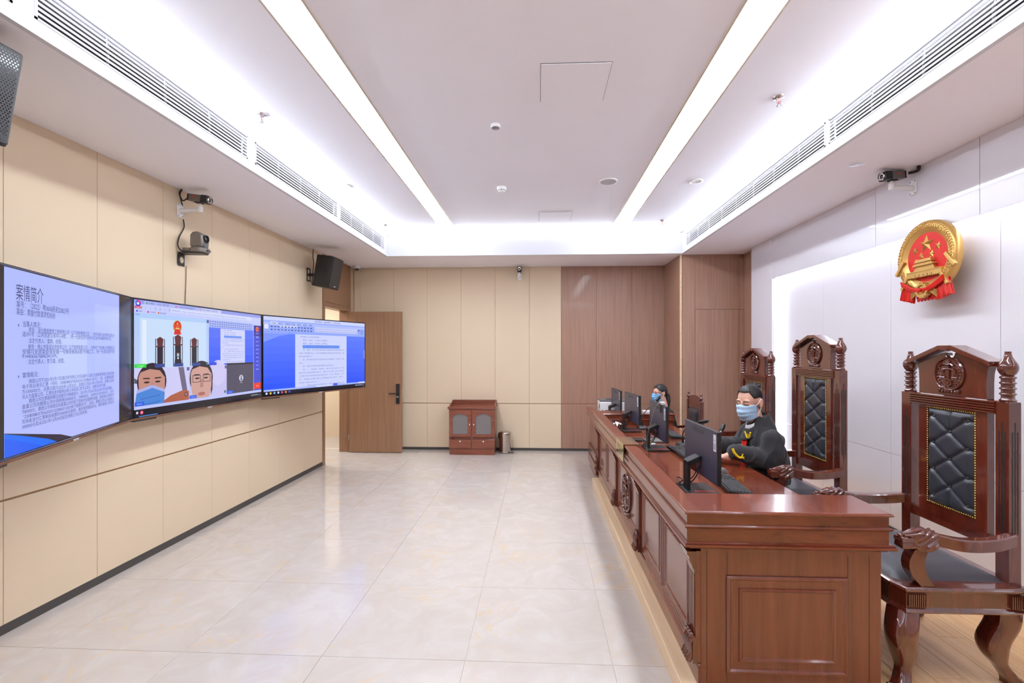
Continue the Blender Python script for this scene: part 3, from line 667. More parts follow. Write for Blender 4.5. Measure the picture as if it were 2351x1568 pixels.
def art2(c):
    W = 1.62; c.rect(0.008, W-0.008, 0.012, 0.888, S_BLK, 0)
    c.rect(0.012, W-0.012, 0.062, 0.888, col(196, 204, 252), 1); c.rect(0.012, W-0.012, 0.062, 0.086, col(190, 198, 250), 12)
    c.rect(0.012, W-0.012, 0.858, 0.888, col(150, 160, 236), 2); c.rect(0.10, 0.97, 0.858, 0.885, col(176, 186, 246), 3); c.rect(0.70, 0.97, 0.858, 0.885, col(206, 212, 255), 4)
    for k, s in enumerate(('360导航_一个主页、整个世界', '广东法院云视讯庭审管理平台', '佛山市顺德区·互联网法庭')): c.text(s, 0.14+k*0.29, 0.864, 0.017, col(60, 70, 150), width=0.20, layer=6); c.disc(0.125+k*0.29, 0.869, 0.008, 0.008, [col(60, 170, 60), col(220, 80, 150), col(230, 130, 50)][k], 10, 6)
    c.disc(0.045, 0.86, 0.026, 0.026, col(90, 60, 220), 16, 5); c.disc(0.045, 0.86, 0.026, 0.026, col(230, 50, 120), 9, 6, 0, 2.1); c.disc(0.045, 0.86, 0.026, 0.026, col(60, 170, 240), 9, 6, 2.1, 4.0); c.disc(0.045, 0.86, 0.010, 0.010, col(240, 244, 255), 12, 7)
    c.rect(0.014, 0.078, 0.822, 0.84, col(206, 60, 80), 7); c.text('立即登录', 0.02, 0.826, 0.012, col(240, 230, 240), width=0.052, layer=8)
    for k, s in enumerate('‹›↻⌂↶☆'): c.text(s, 0.11+k*0.045, 0.826, 0.024, col(100, 108, 180), layer=6)
    c.rect(0.36, 1.44, 0.82, 0.852, col(214, 220, 255), 4); c.text('政府机关  https://sfw.gdcourts.gov.cn/web/court/hearing/manage/room/online/#/trial/internet/index', 0.37, 0.829, 0.015, col(90, 130, 190), width=0.98, layer=6)
    for k, s in enumerate(('百度', '广东法院云', '佛山市顺德')): c.text(s, 0.05+k*0.10, 0.798, 0.014, col(70, 76, 150), width=0.03 if k == 0 else 0.06, layer=6); c.disc(0.036+k*0.10, 0.803, 0.008, 0.008, [col(60, 80, 220), col(200, 60, 160), col(220, 110, 50)][k], 10, 6)
    # courtroom video
    ax, bx, az, bz = 0.012, 0.80, 0.37, 0.79
    c.grad(ax, bx, az, bz, col(174, 206, 250), col(190, 206, 246), 5, 3); c.rect(ax+0.05, bx-0.03, az, bz-0.035, col(200, 222, 250), 4); c.rect(ax+0.07, ax+0.11, az, bz-0.05, col(224, 236, 255), 5)
    c.text('开庭中', 0.02, 0.772, 0.014, col(60, 70, 160), width=0.04, layer=8)
    ex, ez = 0.43, 0.705
    c.disc(ex, ez, 0.048, 0.052, col(190, 160, 80), 20, 6); c.disc(ex, ez+0.004, 0.038, 0.042, col(220, 40, 30), 20, 7); c.poly([(ex-0.04, ez-0.066), (ex+0.04, ez-0.066), (ex+0.03, ez-0.03), (ex-0.03, ez-0.03)], col(216, 44, 34), 8)
    c.rect(ex-0.022, ex+0.022, ez-0.022, ez-0.008, col(220, 190, 110), 8); c.disc(ex, ez+0.024, 0.009, 0.009, col(230, 200, 120), 5, 8)
    for sx, sz in ((-0.018, 0.008), (-0.007, 0.002), (0.007, 0.002), (0.018, 0.008)): c.disc(ex+sx, ez+sz, 0.004, 0.004, col(230, 200, 120), 5, 8)
    for x, h in ((0.25, 0.24), (0.435, 0.265), (0.62, 0.245)): mini_chair(c, x, az+0.005, h, 8)
    c.poly([(0.395, az+0.005), (0.475, az+0.005), (0.47, az+0.06), (0.45, az+0.085), (0.415, az+0.085), (0.40, az+0.06)], col(38, 38, 52), 11); c.disc(0.433, az+0.105, 0.014, 0.022, col(190, 140, 130), 14, 12); c.disc(0.433, az+0.123, 0.014, 0.008, col(40, 34, 40), 12, 13); c.disc(0.433, az+0.096, 0.013, 0.012, col(150, 200, 240), 12, 13); c.rect(0.425, 0.441, az+0.066, az+0.08, col(230, 230, 250), 13)
    for x in (0.245, 0.44, 0.64): c.rect(x-0.05, x+0.05, az+0.003, az+0.03, col(52, 76, 150), 14)
    c.rect(ax, ax+0.105, az+0.006, az+0.034, col(40, 222, 70), 10); c.text('公开庭审', ax+0.02, az+0.013, 0.014, col(200, 255, 200), width=0.06, layer=11)
    # shared document
    dx0, dx1 = 0.805, 1.475
    c.grad(dx0, dx1, 0.372, 0.79, col(96, 124, 250), col(50, 92, 250), 5, 3); c.rect(dx0, dx1, 0.72, 0.79, col(172, 188, 252), 4)
    for r in range(3):
        for k in range(20): c.rect(dx0+0.01+k*0.032, dx0+0.03+k*0.032, 0.73+r*0.02, 0.738+r*0.02, col(96, 106, 180), 5)
    c.rect(0.96, 1.33, 0.385, 0.715, col(206, 212, 255), 5); doc_text(c, 0.96, 1.33, 0.39, 0.712, col(128, 134, 200)); c.rect(dx0, 0.90, 0.372, 0.40, col(40, 80, 230), 16)
    # remote parties
    c.rect(0.012, 0.56, 0.085, 0.368, col(206, 204, 246), 3); c.poly([(0.44, 0.368), (0.50, 0.368), (0.545, 0.15), (0.49, 0.15)], col(112, 104, 132), 4); c.poly([(0.012, 0.30), (0.08, 0.26), (0.08, 0.25), (0.012, 0.26)], col(90, 88, 110), 4)
    c.poly([(0.25, 0.085), (0.56, 0.085), (0.56, 0.16), (0.50, 0.175), (0.36, 0.14)], col(176, 96, 72), 5); c.disc(0.525, 0.135, 0.02, 0.02, col(90, 66, 70), 14, 6); c.disc(0.525, 0.135, 0.012, 0.012, col(150, 130, 130), 14, 7)
    face(c, 0.175, 0.235, 0.95, True, 6)
    c.rect(0.562, 1.045, 0.085, 0.368, col(196, 192, 238), 4); c.disc(0.93, 0.30, 0.11, 0.12, col(206, 202, 244), 16, 5)
    c.poly([(0.62, 0.085), (0.80, 0.085), (0.80, 0.16), (0.62, 0.16)], col(186, 138, 132), 5); face(c, 0.71, 0.235, 0.98, False, 6); c.poly([(0.83, 0.20), (0.855, 0.30), (0.85, 0.15), (0.83, 0.10)], col(40, 34, 46), 5)
    c.rect(1.05, 1.475, 0.085, 0.385, col(78, 76, 98), 3); c.rect(1.05, 1.475, 0.368, 0.385, col(40, 36, 54), 4); c.disc(1.27, 0.23, 0.032, 0.032, col(226, 228, 246), 18, 5); c.poly([(1.25, 0.205), (1.29, 0.205), (1.282, 0.24), (1.258, 0.24)], col(120, 120, 150), 6); c.disc(1.27, 0.245, 0.012, 0.012, col(120, 120, 150), 12, 6); c.text('旁听人员', 1.25, 0.18, 0.013, col(210, 210, 235), width=0.04, layer=6)
    for x in (0.012, 0.562, 1.05): c.rect(x, x+0.085, 0.09, 0.118, col(40, 96, 230), 13); c.text('参与人', x+0.02, 0.098, 0.013, col(190, 210, 255), width=0.05, layer=14)
    for x, z in ((0.545, 0.35), (1.03, 0.35), (0.785, 0.77)): c.rect(x-0.014, x+0.014, z-0.014, z+0.014, col(96, 100, 150), 13)
    c.disc(1.02, 0.115, 0.014, 0.014, col(70, 110, 140), 14, 13); c.disc(0.775, 0.39, 0.014, 0.014, col(80, 110, 140), 14, 13)
    # side menu
    c.rect(1.48, 1.606, 0.085, 0.775, col(58, 74, 214), 3); c.rect(1.48, 1.606, 0.66, 0.775, col(52, 50, 170), 4); c.disc(1.54, 0.735, 0.026, 0.028, col(236, 120, 40), 14, 6); c.disc(1.54, 0.735, 0.014, 0.016, col(226, 60, 40), 14, 7)
    for k in range(11): c.text(['庭审', '笔录', '证据', '材料', '成员'][k % 5], 1.515, 0.685-k*0.036 if k < 2 else 0.64-(k-2)*0.042, 0.014, col(190, 200, 255), width=0.05, layer=6)
    c.rect(1.48, 1.606, 0.10, 0.165, col(232, 58, 44), 5); c.text('退出', 1.52, 0.125, 0.016, col(255, 190, 180), width=0.045, layer=6)
    c.rect(0.012, W-0.012, 0.012, 0.062, col(20, 22, 34), 12); c.disc(0.075, 0.037, 0.015, 0.015, col(230, 60, 110), 14, 13); c.disc(0.075, 0.037, 0.006, 0.006, col(230, 235, 255), 10, 14)
    for a in (0, 1):
        for b in (0, 1): c.rect(0.026+a*0.009, 0.034+a*0.009, 0.03+b*0.009, 0.038+b*0.009, col(230, 235, 255), 13)
    for k in range(6): c.rect(1.43+k*0.02, 1.44+k*0.02, 0.034, 0.044, col(200, 210, 250), 13)
    c.text('2022/11/17', 1.555, 0.03, 0.011, col(200, 210, 250), width=0.045, layer=13)
W_ARM1 = (0.81, 0.505, 0.45); W_ARM3 = (0.81, 0.48, 0.45)
A1 = math.atan2(0.91679, -0.39936)
tv((-2.353, 1.845, 1.19), A1, 'angled wall television showing a case summary in dark text on pale blue', art1, (W_ARM1))
tv((-3.0, 3.335, 1.19), PI/2, 'middle wall television showing the courtroom and two video callers', art2)
A3 = math.atan2(6.454-4.965, -2.442+3.0)
tv((-3.0, 4.975, 1.19), A3, 'angled wall television showing a text document page on blue, next to the door', art3, (W_ARM3))

# ================================================================== cameras, speakers, cables on the walls
def box_camera(name, loc, rotz, tilt, label, body='warm_grey'):
    g = empty(name, loc, label=label, cat='security camera', group='box cameras on wall arms', rot=(tilt, 0, rotz))
    # looks along local -y ; origin under the body
    MB().box(-0.034, 0.034, -0.02, 0.095, 0.0, 0.062).build('housing', body, g, bevel=0.006)
    MB().box(-0.036, 0.036, -0.085, -0.02, -0.004, 0.066).build('front_hood', 'black_plastic', g, bevel=0.01)
    MB().box(-0.033, 0.033, 0.095, 0.108, 0.002, 0.06).build('rear_cover', 'black_plastic', g, bevel=0.003)
    MB().lathe([(0.029, 0), (0.029, 0.014), (0.024, 0.016), (0.022, 0.006), (0.0005, 0.004)], 20, P=lambda a, b, w: (a, -0.083-w, b+0.03)).build('lens_ring', 'chrome', g, smooth=40)
    MB().ell((0, -0.086, 0.03), 0.019, 0.006, 0.019).build('lens', 'black_gloss', g, smooth=60)
    MB().box(0.0345, 0.0352, 0.02, 0.06, 0.035, 0.042).build('marking', 'red_mark', g); MB().box(-0.0352, -0.0345, 0.02, 0.06, 0.035, 0.042).build('marking', 'red_mark', g)
    MB().box(-0.02, 0.02, -0.02, 0.04, -0.01, 0.0).build('mount_shoe', 'black_plastic', g)
    return g
def wall_arm(loc, rotz, L, label):
    g = empty('camera_arm', loc, rotz, label=label, cat='bracket', group='white camera arms')   # +y out of the wall
    MB().box(-0.035, 0.035, 0, 0.008, -0.075, 0.045).build('wall_plate', 'white_plastic', g, bevel=0.004)
    rings = []
    for t in range(7):
        q = t/6; r = 0.024*(1-q)+0.012*q; y = 0.005+q*L
        rings.append([(r*math.cos(a*PI/6), y, -0.02+0.012*q+r*math.sin(a*PI/6)) for a in range(12)])
    MB().loft(rings).build('arm', 'white_plastic', g, smooth=40)
    MB().lathe([(0.02, -0.03), (0.022, 0.0), (0.02, 0.02), (0.012, 0.026), (0.012, 0.042)], 16, c=(0, L, 0.0)).build('swivel', 'white_plastic', g, smooth=40)
    for x in (-0.024, 0.024):
        for z in (-0.062, 0.032): MB().lathe([(0.004, 0), (0.004, 0.003)], 8, P=lambda a, b, w, x=x, z=z: (x+a, 0.008+w, z+b)).build('screw', 'dark_grey', g)
    return g
def cable(pts, r, material, label, name='cable'):
    o = MB().tube(bez(pts, 8), r, 6).build(name, material, smooth=60); return tag(o, label, 'cable')
# left wall pair
wall_arm((XL, 4.02, 2.955), -PI/2, 0.19, 'white camera arm on the left wall above the pan-tilt camera')
box_camera('box_camera', (XL+0.19, 4.02, 3.008), math.radians(86), math.radians(9), 'grey box camera at the top of the left wall')
cable([(XL+0.02, 4.02, ZS-0.002), (XL+0.03, 3.98, 3.08), (XL+0.05, 3.99, 3.02), (XL+0.065, 4.01, 3.035), (XL+0.078, 4.015, 3.05)], 0.006, 'cable_black', 'short black cable into the back of the left box camera')
cable([(XL+0.015, 4.03, ZS-0.002), (XL+0.02, 4.0, 3.07), (XL+0.03, 4.015, 2.985)], 0.005, 'cable_black', 'black cable down to the left camera arm')
cable([(XL+0.012, 4.05, 2.87), (XL+0.014, 4.055, 2.80), (XL+0.014, 4.0, 2.70), (XL+0.02, 3.975, 2.62), (XL+0.05, 3.985, 2.575), (XL+0.10, 4.0, 2.575)], 0.005, 'cable_black', 'black cable hanging between the two left wall cameras')
cable([(XL+0.006, 4.092, 2.46), (XL+0.006, 4.088, 2.3), (XL+0.006, 4.08, 2.15), (XL+0.006, 4.075, 2.04)], 0.003, 'cable_brown', 'thin brown wire from the pan-tilt camera down behind the middle screen')
g = empty('ptz_camera', (XL, 4.04, 2.56), -PI/2+0.15, label='grey pan-tilt video camera on a black wall bracket', cat='video camera')
br = MB(); P = lambda u, v, w: (u, w, v)
ring_o = [(-0.055, 0.0), (0.055, 0.0), (0.055, -0.09), (0.035, -0.11), (-0.035, -0.11), (-0.055, -0.09)]
hole = [(0.03*math.cos(2*PI*k/6+PI/3), -0.055+0.033*math.sin(2*PI*k/6+PI/3)) for k in range(6)]
ro = [(0.055, 0.0), (-0.055, 0.0), (-0.055, -0.055), (-0.055, -0.11), (0.055, -0.11), (0.055, -0.055)]
N = 24; outer = []; inner = []
for k in range(N):
    a = 2*PI*k/N; cx_, sx_ = math.cos(a), math.sin(a); t = 0.055/max(abs(cx_), abs(sx_)); t = min(t, 0.068)
    outer.append((cx_*t, -0.055+sx_*t)); inner.append((0.03*cx_, -0.055+0.03*sx_))
br.loft([[P(u, v, 0.0) for u, v in outer], [P(u, v, 0.006) for u, v in outer], [P(u, v, 0.006) for u, v in inner], [P(u, v, 0.0) for u, v in inner]], loop=True)
br.box(-0.055, 0.055, 0.0, 0.20, 0.0, 0.006); br.build('wall_bracket', 'black_plastic', g)
MB().lathe([(0.07, 0.0), (0.078, 0.01), (0.078, 0.04), (0.06, 0.05), (0.03, 0.052)], 28, c=(0, 0.155, 0.008)).box(-0.035, 0.035, 0.03, 0.12, 0.01, 0.05).build('base', 'warm_grey', g, smooth=35)
MB().box(-0.03, 0.03, 0.225, 0.236, 0.022, 0.036).build('sensor_window', 'black_gloss', g, bevel=0.003)
hd = MB(); PH = lambda u, v, w: (w, u, v)
side = [(0.10, 0.055), (0.20, 0.055), (0.208, 0.10), (0.20, 0.17), (0.165, 0.195), (0.125, 0.19), (0.10, 0.165)]
hd.prism(side, -0.058, 0.058, PH); hd.build('head', 'warm_grey', g, bevel=0.014, seg=3, smooth=50)
MB().lathe([(0.034, 0.0), (0.036, 0.02), (0.030, 0.026), (0.026, 0.012), (0.0005, 0.010)], 22, P=lambda a, b, w: (a, 0.195+w, 0.135+b)).build('lens_barrel', 'black_plastic', g, smooth=40)
MB().ell((0, 0.207, 0.135), 0.02, 0.006, 0.02).build('lens', 'black_gloss', g, smooth=60)
MB().box(-0.03, 0.03, 0.198, 0.206, 0.06, 0.10).build('front_mask', 'black_gloss', g)
# right wall
wall_arm((XR, 3.85, 3.0), PI/2, 0.17, 'white camera arm on the glossy white wall')
box_camera('box_camera', (XR-0.17, 3.85, 3.048), math.radians(-78), math.radians(6), 'grey box camera above the gold emblem on the white wall', 'mid_grey')
cable([(XR-0.055, 3.83, 3.092), (XR-0.03, 3.80, 3.092), (XR-0.02, 3.78, 3.10), (XR-0.02, 3.775, ZS-0.001)], 0.012, 'cable_black', 'thick black conduit behind the right wall camera')
# back wall
wall_arm((-0.31, YB, 2.975), PI, 0.10, 'white camera arm on the back wall under the small camera')
box_camera('box_camera', (-0.31, YB-0.11, 3.032), 0, 0.0, 'small dark camera high on the beige back wall', 'dark_grey')
# dome in the corner
g = empty('dome_camera', (-3.06, 7.80, ZS), label='white dome camera on the soffit in the door corner', cat='security camera')
MB().lathe([(0.058, 0), (0.058, -0.035), (0.05, -0.042), (0.0005, -0.042)], 24).build('housing', 'white_plastic', g, smooth=40)
MB().ell((0, 0, -0.042), 0.036, 0.036, 0.034).build('dome', 'dark_grey', g, smooth=60)
# loudspeakers
def loudspeaker(loc, rotz, tilt, label, holes=False, face_col='black_plastic'):
    g = empty('loudspeaker', loc, label=label, cat='loudspeaker', group='wall loudspeakers', rot=(tilt, 0, rotz))  # faces -y
    W, D, Hh = 0.15, 0.16, 0.43
    poly = [(-0.145, 0), (0.145, 0), (0.145, 0.05), (0.085, 0.26), (-0.085, 0.26), (-0.145, 0.05)]
    MB().prism(poly, 0, Hh).build('cabinet', 'black_plastic', g, bevel=0.006)
    MB().box(-0.138, 0.138, -0.016, 0.002, 0.008, Hh-0.008).build('grille', face_col, g, bevel=0.006)
    MB().box(-0.02, 0.02, -0.019, -0.015, 0.03, 0.042).build('badge', 'light_grey', g)
    if holes:
        m = MB(); dx, dz = 0.0125, 0.0108
        for j in range(36):
            for i in range(21):
                x = -0.128+dx*i+(dx/2 if j % 2 else 0); z = 0.026+dz*j
                if x > 0.126: continue
                m.add([(x+0.0042*math.cos(a*PI/3), -0.0163, z+0.0042*math.sin(a*PI/3)) for a in range(6)], [tuple(range(6))])
        m.build('perforation', 'black_gloss', g, kind='stuff')
    return g
def speaker_mount(spk, loc, L):
    """bracket bolted to the loudspeaker, given in room coordinates"""
    def part(m, name, **k):
        o = m.build(name, 'black_plastic', spk, loc, **k); o.matrix_parent_inverse = spk.matrix_basis.inverted()
    m = MB(); m.box(0, 0.008, -0.05, -0.035, -0.09, 0.09); m.box(0, 0.008, 0.035, 0.05, -0.09, 0.09)
    for z in (-0.09, -0.01, 0.075): m.box(0, 0.008, -0.05, 0.05, z, z+0.015)
    part(m, 'wall_plate'); part(MB().box(0.008, L, -0.018, 0.018, -0.02, 0.02), 'bracket_arm', bevel=0.004); part(MB().ell((L, 0, 0), 0.02, 0.026, 0.026), 'knuckle', smooth=60)
sp = loudspeaker((-2.82, 6.33, 2.545), math.radians(88), math.radians(10), 'black loudspeaker bracketed to the left wall beside the door')
speaker_mount(sp, (XL, 6.36, 2.75), 0.12)
cable([(XL+0.02, 6.46, ZS), (XL+0.03, 6.43, 3.02), (XL+0.04, 6.43, 2.93), (XL+0.03, 6.43, 2.80), (XL+0.03, 6.40, 2.66), (XL+0.05, 6.36, 2.62)], 0.006, 'cable_black', 'black cable to the loudspeaker beside the door')
sp = loudspeaker((-2.44, 1.895, 2.625), math.radians(88), math.radians(11), 'perforated grey loudspeaker cut off by the left picture edge', True, 'dark_grey')
speaker_mount(sp, (XL, 1.90, 2.86), 0.505)

# ================================================================== ceiling fittings
def sprinkler(x, y, label):
    g = empty('sprinkler', (x, y, ZC), label=label, cat='sprinkler', group='chrome sprinklers on the raised ceiling')
    MB().lathe([(0.04, 0), (0.038, -0.006), (0.02, -0.012), (0.014, -0.02)], 20).build('rosette', 'chrome', g, smooth=40)
    m = MB(); m.tube([(0.012, 0, -0.018), (0.014, 0, -0.04), (0.003, 0, -0.058)], 0.003, 6); m.tube([(-0.012, 0, -0.018), (-0.014, 0, -0.04), (-0.003, 0, -0.058)], 0.003, 6); m.build('frame_arm', 'chrome', g)
    MB().tube([(0, 0, -0.02), (0, 0, -0.056)], 0.0028, 8).build('glass_bulb', 'red_mark', g)
    MB().lathe([(0.016, -0.058), (0.018, -0.062), (0.004, -0.063)], 14).build('deflector', 'chrome', g)
for a in ((-2.11, 3.49, 'chrome sprinkler left of the left strip light, nearer one'), (-2.187, 6.62, 'chrome sprinkler at the far left of the raised ceiling'), (1.714, 3.42, 'chrome sprinkler right of the right strip light, nearer one'), (1.715, 6.56, 'chrome sprinkler at the far right of the raised ceiling')): sprinkler(*a)
def downlight(x, y, z, label, r=0.06, inner='white_paint'):
    g = empty('downlight', (x, y, z), label=label, cat='downlight', group='round recessed downlights')
    MB().lathe([(r+0.012, 0), (r+0.012, -0.004), (r, -0.007), (r*0.92, -0.0045)], 28, cap=False).build('trim_ring', 'white_plastic', g, smooth=40)
    MB().lathe([(r*0.93, -0.0045), (r*0.5, -0.0025), (0.0005, -0.002)], 28, cap=False).build('reflector', inner, g, smooth=40)
downlight(-2.11, 5.04, ZC, 'round white downlight on the raised ceiling left of the left strip light')
downlight(1.68, 5.07, ZC, 'round white downlight on the raised ceiling right of the right strip light')
downlight(2.445, 3.725, ZS, 'round downlight with a mirrored reflector in the right soffit', 0.055, 'chrome')
g = empty('ceiling_speaker', (0.75, 5.03, ZC), label='round white ceiling speaker between hatch and right strip light', cat='ceiling speaker')
MB().lathe([(0.095, 0), (0.095, -0.006), (0.085, -0.009)], 32, cap=False).build('trim_ring', 'white_plastic', g, smooth=40); MB().lathe([(0.086, -0.008), (0.0005, -0.009)], 32, cap=False).build('grille', 'light_grey', g)
g = empty('smoke_detector', (-0.40, 5.16, ZC), label='white domed smoke detector on the raised ceiling', cat='smoke detector')
MB().lathe([(0.052, 0), (0.052, -0.015), (0.046, -0.03), (0.036, -0.045), (0.03, -0.052), (0.0005, -0.054)], 24).build('body', 'white_plastic', g, smooth=40)
m = MB()
for k in range(8):
    a = 2*PI*k/8; m.box(-0.011, 0.011, -0.001, 0.001, -0.0025, 0.0025, Matrix.Translation((0.0415*math.cos(a), 0.0415*math.sin(a), -0.0385)) @ Matrix.Rotation(a+PI/2, 4, 'Z'))
m.build('vent_slots', 'black_plastic', g)
g = empty('motion_sensor', (-0.338, 3.735, ZC), label='white cylinder sensor with a grey lens on the ceiling', cat='sensor')
MB().lathe([(0.037, 0), (0.037, -0.022), (0.033, -0.026)], 24).build('body', 'white_plastic', g, smooth=40); MB().lathe([(0.033, -0.0262), (0.0005, -0.028)], 24, cap=False).build('lens', 'grey_lens', g, smooth=40)

# ================================================================== cabinet and bin by the back wall
g = empty('tea_cabinet', (-1.075, 7.60, 0), label='small red-brown cabinet with two frosted glass doors by the back wall', cat='cabinet')
W = 0.375   # half width ; front at y=-0.02 .. depth 0.34
MB().stack(rect(-W+0.01, W-0.01, 0, 0.34), [(0, 0), (0, 0.085)]).build('plinth', 'cabinet_wood', g)
bd = MB(); bd.box(-W, -W+0.02, 0, 0.35, 0.085, 0.74); bd.box(W-0.02, W, 0, 0.35, 0.085, 0.74); bd.box(-W+0.02, W-0.02, 0.33, 0.35, 0.085, 0.74); bd.box(-W+0.02, W-0.02, 0, 0.33, 0.085, 0.105); bd.box(-W+0.02, W-0.02, 0, 0.33, 0.265, 0.285); bd.box(-0.008, 0.008, -0.002, 0.33, 0.105, 0.74); bd.box(-W+0.02, W-0.02, 0, 0.33, 0.72, 0.74)
bd.build('body', 'cabinet_wood', g)
MB().box(-W+0.02, W-0.02, 0.02, 0.33, 0.50, 0.515).build('shelf', 'cabinet_wood', g)
MB().stack(rect(-W, W, 0.0, 0.35), [(0.0, 0.74), (0.012, 0.745), (0.022, 0.765), (0.022, 0.778), (0.012, 0.785)]).build('top', 'cabinet_wood', g)
tg = MB(); tg.box(-W, W, 0.335, 0.352, 0.785, 0.865)
for sx in (-1, 1):
    prof = [(0.005, 0.785), (0.335, 0.785), (0.335, 0.865), (0.27, 0.86), (0.22, 0.835), (0.12, 0.83), (0.06, 0.805), (0.005, 0.80)]
    a, b = sorted((sx*(W-0.016), sx*W)); tg.prism(prof, a, b, lambda u, v, w: (w, u, v))
tg.build('gallery', 'cabinet_wood', g)
def arch_door(x0, x1, knob):
    d = MB(); z0, z1 = 0.295, 0.73; ix0, ix1, iz0 = x0+0.055, x1-0.055, z0+0.045
    inner = [(ix0, iz0), (ix1, iz0)]; outer = [(x0, z0), (x1, z0)]
    n = 12; zt, rise = z1-0.115, 0.06
    for k in range(n+1):
        t = k/n; x = ix1+(ix0-ix1)*t; inner.append((x, zt+rise*math.sin(PI*t)**0.7)); outer.append((x1+(x0-x1)*t, z1))
    P = lambda u, v, w: (u, w, v)
    d.loft([[P(u, v, 0.0) for u, v in outer], [P(u, v, -0.02) for u, v in outer], [P(u, v, -0.02) for u, v in inner], [P(u, v, -0.004) for u, v in inner], [P(u, v, 0.0) for u, v in inner]], loop=True)
    o = d.build('door', 'cabinet_wood', g)
    MB().prism(inner, -0.008, -0.004, P).build('glass', 'frost_glass', o)
    MB().ell((knob, -0.032, 0.50), 0.009, 0.012, 0.016).cyl((knob, -0.018, 0.50), (knob, -0.03, 0.50), 0.004, n=8).build('knob', 'white_plastic', o, smooth=60)
    dw = MB().box(x0, x1, -0.018, 0, 0.110, 0.258).build('drawer', 'cabinet_wood', g, bevel=0.003)
    MB().ell(((x0+x1)/2, -0.032, 0.225), 0.013, 0.012, 0.013).cyl(((x0+x1)/2, -0.016, 0.225), ((x0+x1)/2, -0.03, 0.225), 0.005, n=8).build('knob', 'white_plastic', dw, smooth=60)
arch_door(-W+0.004, -0.010, -0.034); arch_door(0.010, W-0.004, 0.034)
g = empty('pedal_bin', (-0.545, 7.80, 0), label='polished steel pedal bin beside the cabinet', cat='trash can')
MB().lathe([(0.092, 0), (0.098, 0.004), (0.098, 0.02), (0.093, 0.022), (0.099, 0.30), (0.0995, 0.312)], 36).build('body', 'steel', g, smooth=35)
MB().lathe([(0.105, 0.312), (0.105, 0.335), (0.1, 0.343), (0.07, 0.358), (0.0005, 0.365)], 36).build('lid', 'steel', g, smooth=35)
MB().box(0.05, 0.145, -0.085, -0.05, 0.012, 0.022).build('pedal', 'black_plastic', g, bevel=0.003)
MB().box(-0.12, -0.098, -0.02, 0.02, 0.24, 0.33).build('hinge', 'black_plastic', g, bevel=0.003)
